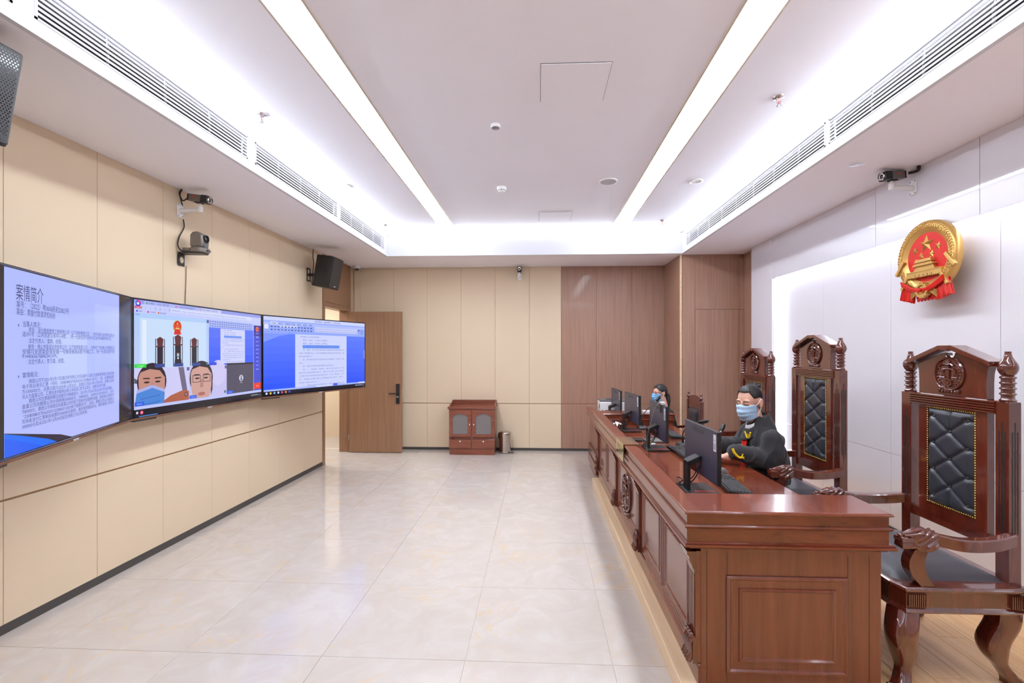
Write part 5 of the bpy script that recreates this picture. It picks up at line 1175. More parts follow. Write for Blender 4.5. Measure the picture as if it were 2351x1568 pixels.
# webcam on the second monitor
g = empty('webcam', (1.10, 4.20, 1.2165), PI/2, label='grey clip-on webcam on top of the second monitor', cat='webcam')
MB().box(-0.045, 0.045, -0.02, 0.018, 0.0, 0.026).build('body', 'light_grey', g, bevel=0.006); MB().box(-0.012, 0.012, 0.0155, 0.024, -0.07, 0.01).build('clip', 'dark_grey', g, bevel=0.002); MB().lathe([(0.009, 0), (0.009, 0.004)], 12, P=lambda a, b, w: (a, -0.02-w, 0.013+b)).build('lens', 'black_gloss', g)
cable([(1.07, 4.17, 1.235), (1.03, 4.17, 1.20), (0.985, 4.16, 1.05), (0.955, 4.14, 0.95), (0.945, 4.12, 0.85), (0.94, 4.08, 0.806)], 0.0022, 'cable_grey', 'thin grey webcam lead hanging behind the second monitor')
def keyboard(loc, rotz, label, n=14):
    g = empty('keyboard', loc, rotz, label=label, cat='keyboard', group='black keyboards')
    MB().loft([[(x, -0.075, 0.0), (x, 0.075, 0.0), (x, 0.075, 0.028), (x, -0.075, 0.014)] for x in (-0.225, 0.225)]).build('case', 'black_plastic', g, bevel=0.003)
    m = MB()
    for r in range(6):
        for k in range(21):
            x = -0.215+k*0.0206
            if k in (14, 17) : continue
            if r == 0 and 3 < k < 10:
                if k > 4: continue
            y = -0.062+r*0.021; z = 0.0145+(y+0.075)*0.0933
            w = 0.0175 if not (r == 0 and k == 4) else 0.115
            m.stack(rect(x, x+w, y, y+0.0175), [(0, z), (-0.001, z+0.005), (-0.003, z+0.007)])
    m.build('keys', 'dark_grey', g, kind='stuff')
    return g
keyboard((1.27, 3.16, 0.801), PI/2-0.08, 'black keyboard under the nearest monitor')
keyboard((1.262, 4.13, 0.801), PI/2+0.03, 'black keyboard in front of the robed man')
keyboard((1.42, 5.05, 0.801), PI/2+0.03, 'black keyboard beside the farthest monitor')
def mouse(loc, rotz, label):
    g = empty('mouse', loc, rotz, label=label, cat='mouse', group='grey computer mice')
    def fn(u, v):
        a = 2*PI*u; t = v*PI/2
        return (0.032*math.cos(a)*math.cos(t)**0.6, 0.056*math.sin(a)*math.cos(t)**0.6, 0.034*math.sin(t)*(1-0.15*math.sin(a)))
    MB().grid(fn, 28, 10).build('shell', 'mid_grey', g, smooth=80)
    MB().box(-0.003, 0.003, -0.035, -0.015, 0.02, 0.033).build('scroll_wheel', 'black_plastic', g, bevel=0.002); MB().ell((0, 0.045, 0.018), 0.006, 0.006, 0.006, 8, 6).build('red_dot', 'red_mark', g)
mouse((1.33, 3.50, 0.801), PI/2, 'grey mouse beside the nearest keyboard'); mouse((1.43, 4.60, 0.801), PI/2+0.3, 'grey mouse beyond the second microphone base'); mouse((1.27, 5.32, 0.801), PI/2-0.5, 'grey mouse at the foot of the farthest monitor')
def gooseneck(base, path, tip, label):
    g = empty('microphone', base, label=label, cat='microphone', group='black gooseneck microphones')
    b = Vector(base); L = lambda p: tuple(Vector(p)-b)
    MB().loft([[(x, y, z) for x, y in rect(-0.05*s, 0.05*s, -0.065*s, 0.065*s)] for z, s in ((0, 1), (0.012, 1), (0.032, 0.8))]).build('base', 'dark_grey', g, bevel=0.004)
    p0 = (0, 0, 0.03)
    MB().tube([p0, (0, 0, 0.075)], 0.011, 12).build('socket', 'black_plastic', g, smooth=50)
    pts = [(0, 0, 0.07)]+[L(p) for p in path]
    MB().tube(bez(pts, 8), 0.0045, 8).build('neck', 'black_plastic', g, smooth=60)
    a, c_ = Vector(pts[-1]), Vector(L(tip)); d = c_-a
    MB().tube([tuple(a-d*0.12), tuple(a+d*0.02)], 0.0085, 10).build('collar', 'chrome', g, smooth=50)
    n = 8; MB().tube([tuple(a+d*(k/n)) for k in range(n+1)], [0.008, 0.015, 0.0175, 0.018, 0.018, 0.018, 0.017, 0.013, 0.004], 12).build('foam_windscreen', 'black_plastic', g, smooth=60)
gooseneck((1.20, 5.46, 0.801), [(1.20, 5.47, 0.93), (1.27, 5.50, 1.02), (1.375, 5.52, 1.105)], (1.425, 5.53, 1.175), 'black gooseneck microphone standing before the masked woman')
gooseneck((1.36, 4.47, 0.801), [(1.36, 4.46, 0.93), (1.39, 4.40, 1.0), (1.44, 4.30, 1.045)], (1.50, 4.19, 1.08), 'black gooseneck microphone with its foam head above the nearest monitor')
gooseneck((1.22, 3.60, 0.801), [(1.225, 3.61, 0.90), (1.29, 3.70, 0.99), (1.42, 3.86, 1.01), (1.515, 3.96, 1.025)], (1.56, 4.0, 1.085), 'black gooseneck microphone pointing up at the robed man')
# small things
g = empty('nameplate', (0.73, 3.945, 0.9415), label='gold mirrored nameplate hooked over the bench front', cat='nameplate')
PMX = lambda u, v, w: (w, u, v)
MB().box(-0.050, -0.0465, -0.165, 0.165, -0.138, 0.006).build('front_plate', 'mirror_gold', g); MB().box(-0.0465, 0.075, -0.165, 0.165, 0.0, 0.006).build('top_plate', 'acrylic_top', g); MB().box(-0.0465, -0.0425, -0.167, -0.165, -0.138, 0.0).build('end_cap', 'black_plastic', g); MB().box(0.061, 0.075, -0.165, 0.165, -0.02, 0.0).build('back_lip', 'acrylic_top', g)
c = CB(); c.text('审判员', -0.12, -0.03, 0.07, col(176, 160, 112), width=0.24, layer=1); c.build('lettering', 'flat_print', g, (-0.0506, 0, -0.05), (0, 0, -PI/2))
o = MB().stack(rect(-0.10, 0.10, -0.075, 0.075), [(0, 0), (0, 0.012), (-0.006, 0.02), (-0.02, 0.023)]).build('document_tray', 'mid_grey', None, (1.16, 4.69, 0.801), (0, 0, 0.0), bevel=0.004); tag(o, 'flat grey pad lying behind the second monitor', 'pad')
g = empty('gavel_block', (1.13, 4.83, 0.801), 0.3, label='small dark wooden block with brass band behind the second monitor', cat='block')
MB().lathe([(0.045, 0), (0.05, 0.006), (0.05, 0.022), (0.042, 0.03), (0.0005, 0.032)], 20).build('body', 'chair_wood', g, smooth=35); MB().lathe([(0.0505, 0.011), (0.0512, 0.014), (0.0505, 0.017)], 20, cap=False).build('band', 'brass', g)
o = MB().stack(rect(-0.11, 0.11, -0.05, 0.05), [(0, 0), (0, 0.014), (-0.004, 0.018)]).build('numeric_keypad', 'black_plastic', None, (0.935, 4.72, 0.801), (0, 0, 0.0), bevel=0.003); tag(o, 'low black keypad box beside the gold nameplate', 'keypad')
cable([(1.31, 4.375, 0.808), (1.335, 4.35, 0.808), (1.32, 4.28, 0.808), (1.34, 4.21, 0.808), (1.37, 4.17, 0.808)], 0.005, 'orange', 'orange lanyard lying over the second keyboard', 'lanyard')
g = empty('earphones', (1.085, 4.52, 0.801), label='small white round case with a yellow tip under the second monitor', cat='case')
MB().lathe([(0.03, 0), (0.034, 0.004), (0.032, 0.012), (0.0005, 0.015)], 20).build('lid', 'white_plastic', g, smooth=50); MB().tube([(0.0, 0.02, 0.012), (-0.012, 0.03, 0.03)], 0.005, 8).build('tip', 'yellow', g)
def tissue(u, v):
    x, y = (u-0.5)*0.13, (v-0.5)*0.09
    return (x, y, 0.030+0.016*math.sin(19*x*8+y*40)*math.cos(y*60)+0.01*math.sin(x*90))
o = MB().grid(tissue, 16, 12).build('tissue_pack', 'paper', None, (0.93, 5.60, 0.801), (0, 0, 0.4), smooth=80); tag(o, 'crumpled white tissue pack in the far corner of the bench', 'tissue')
g = empty('pen', (1.06, 5.43, 0.801), 0.2, label='silver and black pen lying beside the farthest monitor', cat='pen')
MB().tube([(-0.07, 0, 0.006), (-0.05, 0, 0.006), (0.0, 0, 0.006)], [0.003, 0.005, 0.006], 8).build('cap', 'chrome', g, smooth=50); MB().tube([(0.0, 0, 0.006), (0.07, 0, 0.006)], 0.006, 8).build('barrel', 'black_plastic', g, smooth=50)
g = empty('pen', (1.40, 4.36, 0.801), 0.5, label='slim black pen lying by the second microphone base', cat='pen')
MB().tube([(-0.07, 0, 0.006), (0.06, 0, 0.006), (0.075, 0, 0.006)], [0.006, 0.006, 0.002], 8).build('barrel', 'black_plastic', g, smooth=50); MB().tube([(-0.06, 0, 0.0125), (-0.02, 0, 0.0125)], 0.0012, 6).build('clip', 'chrome', g)
cable([(0.90, 5.26, 0.807), (0.86, 5.20, 0.812), (0.87, 5.10, 0.808), (0.895, 5.14, 0.812), (0.88, 5.22, 0.83)], 0.004, 'cable_black', 'bunched black lead at the foot of the farthest monitor')
cable([(1.33, 5.42, 0.806), (1.34, 5.34, 0.806), (1.35, 5.22, 0.85), (1.34, 5.17, 0.95), (1.335, 5.16, 1.02)], 0.0025, 'cable_grey', 'thin grey lead rising beside the farthest microphone')
g = empty('printer', (1.06, 6.76, 0.767), label='white laser printer with grey top on the clerk desk', cat='printer')
MB().box(-0.19, 0.19, -0.15, 0.15, 0.0, 0.215).build('body', 'white_plastic', g, bevel=0.012); MB().box(-0.185, 0.185, -0.145, 0.145, 0.2152, 0.238).build('top_cover', 'mid_grey', g, bevel=0.008); MB().box(-0.12, 0.06, -0.1512, -0.15, 0.07, 0.10).build('paper_slot', 'dark_grey', g); MB().box(-0.192, -0.190, -0.10, -0.04, 0.12, 0.17).build('vent', 'dark_grey', g); MB().box(-0.09, 0.09, -0.12, 0.06, 0.2385, 0.243).build('output_tray', 'dark_grey', g, bevel=0.006)
o = MB().lathe([(0.022, 0), (0.024, 0.006), (0.024, 0.10), (0.012, 0.13), (0.010, 0.16), (0.014, 0.165), (0.013, 0.185), (0.0005, 0.19)], 16).build('sanitiser_bottle', 'white_plastic', None, (1.30, 6.62, 0.767), smooth=50); tag(o, 'small white bottle beside the printer', 'bottle')
o = MB().prism([(-0.06, 0), (0.06, 0), (-0.05, 0.12)], -0.006, 0.006, lambda u, v, w: (u, w, v)).build('desk_stand', 'cabinet_wood', None, (0.94, 6.52, 0.767)); tag(o, 'small wedge-shaped wooden stand in front of the printer', 'stand')
o = MB().stack(rect(-0.05, 0.05, -0.03, 0.03), [(0, 0), (0, 0.02), (-0.004, 0.024)]).build('card_box', 'paper', None, (1.335, 5.83, 0.940)); tag(o, 'small white card box on the far end block', 'box')

# ================================================================== national emblem on the white wall
g = empty('wall_emblem', (2.935, 3.665, 2.375), label='round red and gold state emblem with stars on the white wall', cat='emblem'); g.scale = (1, 0.93, 0.95)
PE = lambda u, v, w: (-w, -u, v)
MB().cyl((0.02, 0, 0.0), (0.1405, 0, 0.0), 0.11, n=32).build('wall_mount', 'gold', g)
N = 64; RC = 0.025
def ringpt(r, k, w, n=N): a = 2*PI*k/n; return PE(r*math.cos(a), RC+r*math.sin(a), w)
MB().loft([[ringpt(r, k, w) for k in range(N)] for r, w in ((0.22, -0.02), (0.22, 0.012), (0.0005, 0.014))], cap1=False).build('red_field', 'emblem_red', g)
m = MB(); m.loft([[ringpt(r, k, w) for k in range(N)] for r, w in ((0.10, -0.03), (0.278, -0.03), (0.288, -0.01), (0.285, 0.022), (0.272, 0.032), (0.232, 0.034), (0.215, 0.022))], loop=True); m.build('wreath_ring', 'gold', g, smooth=50)
wh = MB()
for sx in (-1, 1):
    for k in range(30):
        a = math.radians(-58+148*k/29)
        for j, (rad, tw) in enumerate(((0.266, 0.55), (0.250, -0.55), (0.234, 0.45))):
            c_ = Vector(PE(sx*rad*math.cos(a), RC+rad*math.sin(a), 0.034)); ang = a+PI/2+tw
            d = Vector((0, -sx*math.cos(ang), math.sin(ang))) if True else 0
            t = 0.012
            wh.tube([tuple(c_-d*t), tuple(c_), tuple(c_+d*t)], [0.002, 0.0058, 0.0015], 5)
wh.build('wheat_ears', 'gold', g, smooth=60, kind='stuff')
def star(cu, cv, r, rot):
    pts = []
    for k in range(10):
        a = PI/2+rot+k*PI/5; rr = r if k % 2 == 0 else r*0.40; pts.append(PE(cu+rr*math.cos(a), cv+rr*math.sin(a), 0.014))
    m = MB(); m.add(pts+[PE(cu, cv, 0.014+r*0.34)], [(k, (k+1) % 10, 10) for k in range(10)]); return m.build('star', 'gold', g)
star(0, RC+0.105, 0.072, 0)
for cu, cv, rt in ((-0.112, 0.068, 0.3), (-0.050, 0.018, 0.15), (0.050, 0.018, -0.15), (0.112, 0.068, -0.3)): star(cu, RC+cv, 0.033, rt)
# gate tower
gt = MB()
def slab(u0, u1, v0, v1, w0, w1, du=0.0): gt.loft([[PE(*p) for p in ((u0, v0, w), (u1, v0, w), (u1-du, v1, w), (u0+du, v1, w))] for w in (w0, w1)])
slab(-0.172, 0.172, -0.125, -0.085, 0.012, 0.040); slab(-0.168, 0.168, -0.085, -0.078, 0.012, 0.044); slab(-0.10, 0.10, -0.078, -0.060, 0.012, 0.036)
slab(-0.088, 0.088, -0.060, -0.040, 0.012, 0.032); slab(-0.105, 0.105, -0.040, -0.022, 0.012, 0.046, 0.02); slab(-0.075, 0.075, -0.022, -0.012, 0.012, 0.034); slab(-0.085, 0.085, -0.012, 0.010, 0.012, 0.046, 0.014)
for s2 in (-1, 1): gt.ell(PE(s2*0.072, 0.012, 0.036), 0.008, 0.008, 0.008, 6, 4)
for k in range(-8, 9): slab(k*0.02-0.006, k*0.02+0.006, -0.130, -0.123, 0.012, 0.046)
gt.build('gate_tower', 'gold', g)
for k in (-2, -1, 0, 1, 2):
    pts = [(k*0.04-0.006, -0.125), (k*0.04+0.006, -0.125), (k*0.04+0.006, -0.110), (k*0.04, -0.104), (k*0.04-0.006, -0.110)]
    MB().prism(pts, 0.040, 0.0408, PE).build('arch', 'bronze_trim', g)
# gear
Ng = 48; rg = []
for r, w in ((0.062, 0.02), (0.062, 0.056), (0.040, 0.056), (0.040, 0.048), (0.024, 0.048), (0.024, 0.058), (0.001, 0.058)):
    rg.append([PE((r*(1.0 if (k//2) % 2 else 0.88) if r == 0.062 else r)*math.cos(2*PI*k/Ng), -0.238+(r*(1.0 if (k//2) % 2 else 0.88) if r == 0.062 else r)*math.sin(2*PI*k/Ng), w) for k in range(Ng)])
MB().loft(rg).build('gear', 'gold', g)
for s2 in (-1, 1):
    st = MB()
    for k in range(5):
        st.tube([PE(s2*0.05, -0.235-0.006*k+0.012, 0.040), PE(s2*0.13, -0.25-0.012*k, 0.036)], 0.0042, 5)
    st.build('wheat_stalk', 'gold', g)
def strap(u0, v0, u1, v1, wd):
    d = Vector((u1-u0, v1-v0)).normalized(); n = Vector((-d.y, d.x))*wd
    pts = [(u0+n.x, v0+n.y), (u0-n.x, v0-n.y), (u1-n.x, v1-n.y), (u1+n.x, v1+n.y)]
    MB().prism(pts, 0.02, 0.046, PE).build('strap', 'gold', g, bevel=0.003)
for s2 in (-1, 1): strap(s2*0.205, 0.02, s2*0.285, -0.085, 0.013); strap(s2*0.165, -0.12, s2*0.225, -0.215, 0.013)
# red drapery
def cloth(pts_top, pts_bot, w, name='ribbon', n=24, amp=0.008, fr=7):
    def fn(u, v):
        a = Vector(pts_top[0]).lerp(Vector(pts_top[1]), u); b = Vector(pts_bot[0]).lerp(Vector(pts_bot[1]), u)
        p = a.lerp(b, v); zig = 0.008*(1 if int(u*n*0.5) % 2 else -1)*v
        return PE(p.x, p.y+zig, w+amp*math.sin(fr*2*PI*u)*(0.4+0.6*v))
    m = MB(); m.grid(fn, n, 6)
    m.grid(lambda u, v: tuple(Vector(fn(u, v))+Vector((0.014, 0, 0))), n, 6)
    for v in (0, 1): m.grid(lambda u, t, v=v: tuple(Vector(fn(u, v))+Vector((0.014*t, 0, 0))), n, 1)
    return m.build(name, 'emblem_red', g, smooth=70)
cloth([(-0.225, -0.165), (-0.10, -0.205)], [(-0.255, -0.285), (-0.115, -0.325)], 0.03)
cloth([(0.225, -0.165), (0.10, -0.205)], [(0.262, -0.285), (0.115, -0.318)], 0.03)
cloth([(-0.115, -0.255), (0.115, -0.255)], [(-0.095, -0.315), (0.105, -0.308)], 0.012, amp=0.005, fr=6)
for k in range(5):
    o1 = -0.012*k
    def sw(t, o1=o1): u = -0.205+0.41*t; return PE(u, -0.150+o1*0.6-(0.082+o1*0.2)*math.sin(PI*t)+0.035*math.exp(-((t-0.5)/0.03)**2)*0, 0.056-0.002*k)
    MB().tube([sw(i/20) for i in range(21)], 0.0085, 7).build('swag_fold', 'emblem_red', g, smooth=70)
MB().ell(PE(0, -0.236, 0.066), 0.012, 0.018, 0.016).build('knot', 'emblem_red', g, smooth=70)
# ================================================================== people
from mathutils import noise as mnoise
def remesh(mb, name, material, parent=None, voxel=0.006, smooth=2, disp=None, loc=None, rot=None):
    me = bpy.data.meshes.new(name); me.from_pydata(mb.V, [], mb.F); me.validate()
    bm = bmesh.new(); bm.from_mesh(me); bmesh.ops.recalc_face_normals(bm, faces=bm.faces); bm.to_mesh(me); bm.free()
    t = bpy.data.objects.new('tmp', me); C.objects.link(t)
    r = t.modifiers.new('r', 'REMESH'); r.mode = 'VOXEL'; r.voxel_size = voxel
    if smooth:
        sm = t.modifiers.new('s', 'SMOOTH'); sm.factor = 0.6; sm.iterations = smooth
    dg = bpy.context.evaluated_depsgraph_get(); dg.update()
    out = bpy.data.meshes.new_from_object(t.evaluated_get(dg)); bpy.data.objects.remove(t); bpy.data.meshes.remove(me)
    out.name = name
    if disp:
        out.update()
        ns = [v.normal.copy() for v in out.vertices]
        for v, n in zip(out.vertices, ns): v.co += n*disp(v.co)
    out.materials.clear(); out.materials.append(MATS[material])
    for p in out.polygons: p.use_smooth = True
    o = bpy.data.objects.new(name, out); C.objects.link(o)
    if parent is not None: o.parent = parent
    if loc: o.location = loc
    if rot: o.rotation_euler = rot
    return o
def capsule(m, pts, rs, n=14):
    """smooth limb with round ends, pts / radii are joints"""
    P = bez(pts, 5); k = len(pts)-1; R = []
    for i in range(len(P)):
        t = i/(len(P)-1)*k; j = min(int(t), k-1); f = t-j; R.append(rs[j]*(1-f)+rs[j+1]*f)
    m.tube(P, R, n); m.ell(P[0], R[0], R[0], R[0], n, 8); m.ell(P[-1], R[-1], R[-1], R[-1], n, 8)
def rings_torso(m, prof, n=28):
    """prof: (z, cy, rx, ry)"""
    rings = []
    for z, cy, rx, ry in prof:
        rings.append([(rx*math.copysign(abs(math.cos(a))**0.85, math.cos(a)), cy+ry*math.copysign(abs(math.sin(a))**0.9, math.sin(a)), z) for a in [2*PI*i/n for i in range(n)]])
    m.loft(rings)
def hand(m, wrist, d, side, sc=1.0):
    """hand lying palm down; d = horizontal direction of the fingers (unit), side = +1 thumb on +x"""
    w = Vector(wrist); d = Vector((d[0], d[1], 0)).normalized(); s = Vector((-d.y, d.x, 0))
    palm = w+d*0.05*sc
    M = Matrix.Rotation(math.atan2(d.y, d.x), 4, 'Z')
    m.ell(tuple(palm), 0.052*sc, 0.040*sc, 0.016*sc, 16, 10, M)
    capsule(m, [tuple(w-d*0.03), tuple(w), tuple(palm)], [0.028*sc, 0.026*sc, 0.02*sc], 10)
    for k, (off, ln) in enumerate(((-0.028, 0.062), (-0.010, 0.076), (0.009, 0.082), (0.027, 0.070))):
        o = -off*side; b = palm+d*0.036*sc+s*o*sc
        capsule(m, [tuple(b), tuple(b+d*ln*0.45*sc+Vector((0, 0, 0.010))), tuple(b+d*ln*0.8*sc+Vector((0, 0, 0.002))), tuple(b+d*ln*sc+Vector((0, 0, -0.010)))], [0.0095*sc, 0.009*sc, 0.008*sc, 0.007*sc], 8)
    b = w+d*0.02*sc-s*0.028*side*sc
    capsule(m, [tuple(b), tuple(b+d*0.03*sc-s*0.022*side*sc), tuple(b+d*0.062*sc-s*0.026*side*sc+Vector((0, 0, -0.006)))], [0.013*sc, 0.011*sc, 0.008*sc], 8)
def head_mesh(m, T, female=False):
    """skull facing -y, origin at head centre; T = 4x4"""
    def E(c, rx, ry, rz, nu=18, nv=12, R=None):
        q = MB().ell((0, 0, 0), rx, ry, rz, nu, nv, R); q.xf(T @ Matrix.Translation(c)); m.add(q.V, q.F)
    def TU(pts, rs):
        q = MB(); capsule(q, pts, rs, 10); q.xf(T); m.add(q.V, q.F)
    E((0, 0.012, 0.028), 0.075, 0.094, 0.088, 26, 18)
    E((0, -0.022, -0.035), 0.062, 0.066, 0.072, 22, 16)
    E((0, -0.045, -0.082), 0.036, 0.040, 0.034)
    for sx in (-1, 1):
        E((sx*0.034, -0.025, -0.070), 0.022, 0.045, 0.03)
        E((sx*0.036, -0.050, -0.022), 0.024, 0.022, 0.022)             # cheekbones
        E((sx*0.030, -0.074, 0.026), 0.026, 0.012, 0.009)              # brows
        E((sx*0.032, -0.072, 0.005), 0.018, 0.012, 0.011)              # eyelids
        E((sx*0.078, 0.018, -0.008), 0.007, 0.019, 0.033, 14, 10, Matrix.Rotation(sx*-0.25, 4, 'Z'))   # ears
        E((sx*0.083, 0.026, 0.002), 0.006, 0.012, 0.024, 12, 8)
        E((sx*0.078, 0.010, -0.034), 0.006, 0.008, 0.010, 10, 8)
        E((sx*0.011, -0.088, -0.034), 0.009, 0.010, 0.008, 10, 8)      # nostrils
    TU([(0, -0.080, 0.018), (0, -0.090, -0.008), (0, -0.100, -0.030)], [0.009, 0.010, 0.010])
    E((0, -0.086, -0.062), 0.024, 0.010, 0.007); E((0, -0.083, -0.073), 0.021, 0.010, 0.007)
def build_person(origin, rotz, label, female):
    sc = 0.93 if female else 1.0
    # ---------------- joints (local, facing -y, floor at z = 0)
    if not female:
        hip, sh_z, neck, hc = (0, 0.05, 0.50), 0.90, (0, -0.035, 0.985), Vector((0, -0.088, 1.178)); yaw, pitch = math.radians(30), math.radians(12)
        shx, sh_y = 0.19, 0.0
        arm = {1: [(0.19, 0.0, 0.90), (0.205, -0.045, 0.765), (0.14, -0.25, 0.782), (0.10, -0.325, 0.748)], -1: [(-0.19, 0.0, 0.90), (-0.205, -0.08, 0.78), (-0.14, -0.26, 0.782), (-0.10, -0.33, 0.748)]}
        hd = {1: (-0.45, -1), -1: (0.35, -1)}
        seat = 0.537; leg_f = -0.34
    else:
        hip, sh_z, neck, hc = (0, 0.06, 0.50), 0.885, (0, 0.0, 0.955), Vector((0, -0.045, 1.145)); yaw, pitch = math.radians(16), math.radians(4)
        shx, sh_y = 0.165, 0.03
        arm = {1: [(0.165, 0.03, 0.885), (0.175, 0.0, 0.765), (0.10, -0.17, 0.84), (0.08, -0.20, 0.83)], -1: [(-0.165, 0.03, 0.885), (-0.175, 0.0, 0.765), (-0.10, -0.17, 0.84), (-0.08, -0.20, 0.83)]}
        hd = {1: (-0.2, -1), -1: (0.2, -1)}
        seat = 0.49; leg_f = -0.26
    T = Matrix.Translation(hc) @ Matrix.Rotation(yaw, 4, 'Z') @ Matrix.Rotation(pitch, 4, 'X') @ Matrix.Scale(1.10 if not female else 0.92, 4)
    body = MB(); head_mesh(body, T, female)
    capsule(body, [tuple(Vector(neck)+Vector((0, 0.012, -0.02))), tuple((Vector(neck)+hc)*0.5+Vector((0, 0.012, -0.01))), tuple(hc+Vector((0, 0.012, -0.05)))], [0.060*sc, 0.055*sc, 0.052*sc])
    rings_torso(body, [(seat, 0.05, 0.145, 0.11), (seat+0.12, 0.055, 0.14, 0.10), (sh_z-0.20, 0.04, 0.15, 0.105), (sh_z-0.06, sh_y+0.01, 0.16, 0.095), (sh_z+0.02, sh_y-0.005, 0.12, 0.075), (sh_z+0.06, sh_y-0.02, 0.06, 0.055)])
    for s in (1, -1):
        a = arm[s]; capsule(body, a, [0.055*sc, 0.045*sc, 0.030*sc, 0.026*sc]); hand(body, a[-1], hd[s], s, sc)
        capsule(body, [(s*0.085, 0.02, seat+0.085), (s*0.10, leg_f*0.5, seat+0.055), (s*0.105, leg_f, seat+0.04), (s*0.11, leg_f+0.02, 0.28), (s*0.11, leg_f+0.03, 0.09)], [0.075, 0.066, 0.058, 0.05, 0.038])
        capsule(body, [(s*0.11, leg_f+0.05, 0.045), (s*0.115, leg_f-0.05, 0.04), (s*0.12, leg_f-0.12, 0.030)], [0.040, 0.038, 0.026])
    pr = remesh(body, 'person', 'skin', None, 0.0048, 3); pr.location = origin; pr.rotation_euler = (0, 0, rotz); tag(pr, label, 'person')
    def HP(m): m.xf(T); return m
    # ---------------- face details
    for sx in (-1, 1):
        HP(MB().tube(bez([(sx*0.016, -0.0845, 0.003), (sx*0.030, -0.0865, -0.001), (sx*0.047, -0.079, 0.003)], 5), 0.0021, 6)).build('eye', 'eye_dark', pr, smooth=60)
        HP(MB().tube(bez([(sx*0.015, -0.0875, 0.028), (sx*0.032, -0.088, 0.031), (sx*0.052, -0.079, 0.027)], 5), [0.0018]*6+[0.0014]*5, 6)).build('eyebrow', 'hair', pr, smooth=60)
    # ---------------- hair
    def hair_r(th, ph):   # th azimuth (0 = front), ph elevation
        x, y, z = math.sin(th)*math.cos(ph), -math.cos(th)*math.cos(ph), math.sin(ph); return x, y, z
    h = MB(); nu, nv = 120, 72; idx = {}
    def inside(th, ph):
        a = abs(math.degrees(th)); e = math.degrees(ph)
        if female: return e > (36 if a < 30 else 36-(a-30)*0.9 if a < 75 else -4 if a < 92 else -38 if a < 115 else -58)
        return e > (40 if a < 42 else 40-(a-42)*1.7 if a < 62 else 6 if a < 84 else 4 if a < 100 else -30 if a < 130 else -46)
    vs, fs = [], []
    for j in range(nv+1):
        ph = -PI/2+PI*j/nv
        for i in range(nu):
            th = -PI+2*PI*i/nu; x, y, z = hair_r(th, ph)
            e = math.degrees(ph); a = abs(math.degrees(th))
            k = 1.022 + (0.06*max(0, math.sin(ph))**1.2 if not female else 0.07)
            if not female and a < 50 and 36 < e < 72: k += 0.05
            k += 0.014*mnoise.noise(Vector((x, y, z))*(26 if not female else 9))
            vs.append((x*0.0765*k, 0.012+y*0.0955*k, 0.028+z*0.0895*k))
    for j in range(nv):
        for i in range(nu):
            th = -PI+2*PI*(i+0.5)/nu; ph = -PI/2+PI*(j+0.5)/nv
            if inside(th, ph): fs.append((j*nu+i, j*nu+(i+1) % nu, (j+1)*nu+(i+1) % nu, (j+1)*nu+i))
    h.add(vs, fs); HP(h); ho = h.build('hair', 'hair', pr, smooth=80)
    sd = ho.modifiers.new('s', 'SOLIDIFY'); sd.thickness = 0.012 if not female else 0.016; sd.offset = 1.0 if False else -1.0
    if female:
        m = MB(); capsule(m, [(0.0, 0.098, -0.01), (0.0, 0.125, -0.05), (0.01, 0.12, -0.12), (0.015, 0.105, -0.20), (0.02, 0.10, -0.27)], [0.022, 0.030, 0.032, 0.026, 0.010]); HP(m).build('ponytail', 'hair', pr, smooth=80)
        for sx in (-1, 1):
            m = MB(); m.tube([(sx*0.032+0.024*math.cos(t*PI/8), -0.096+abs(0.024*math.cos(t*PI/8))*0.18, 0.004+0.019*math.sin(t*PI/8)) for t in range(17)], 0.0016, 5); m.tube([(sx*0.056, -0.090, 0.010), (sx*0.078, 0.012, 0.008)], 0.0015, 5)
            HP(m).build('glasses_rim', 'glass_frame', pr, smooth=60)
        HP(MB().tube([(-0.009, -0.096, 0.008), (0.009, -0.096, 0.008)], 0.0016, 5)).build('glasses_bridge', 'glass_frame', pr)
    # ---------------- surgical mask
    mk = 'mask_blue' if not female else 'mask_blue_deep'
    def maskf(u, v, off=0.0):
        a = (u-0.5)*2; th = a*math.radians(74)
        z = 0.002-0.122*v - (0.006*abs(a) if v < 0.5 else -0.020*abs(a)**2) - 0.004
        bul = 0.034*math.cos(th)**2*math.sin(PI*min(1, 0.12+v*0.86))
        rx = 0.075-0.012*v; ry = 0.098-0.006*v
        cl = 0.0026*math.sin(v*PI*7)*math.cos(th)
        return ((rx+off)*math.sin(th)*1.03, 0.004-(ry+bul+off+cl)*math.cos(th)**0.9, z + (0.010*math.exp(-(a/0.18)**2) if v < 0.15 else 0))
    m = MB(); m.grid(lambda u, v: maskf(u, v), 30, 28); mo = HP(m).build('face_mask', mk, pr, smooth=80)
    so_ = mo.modifiers.new('s', 'SOLIDIFY'); so_.thickness = 0.002; so_.offset = 1
    for sx in (-1, 1):
        for v0, e in ((0.04, (sx*0.081, 0.016, 0.024)), (0.94, (sx*0.080, 0.014, -0.036))):
            p = maskf(0.5+0.5*sx, v0); HP(MB().tube(bez([p, ((p[0]+e[0])/2+sx*0.004, (p[1]+e[1])/2, (p[2]+e[2])/2), e], 5), 0.0019, 5)).build('mask_strap', 'white_plastic', pr, smooth=60)
    # ---------------- clothes
    def folds(co):
        r = 1-abs(mnoise.noise(Vector((co.x*7+co.z*5, co.y*13-co.z*4, co.z*3.5))))*2
        return 0.011*r*r-0.006+0.004*mnoise.noise(Vector((co.x*14, co.y*26, co.z*10)))
    g = MB()
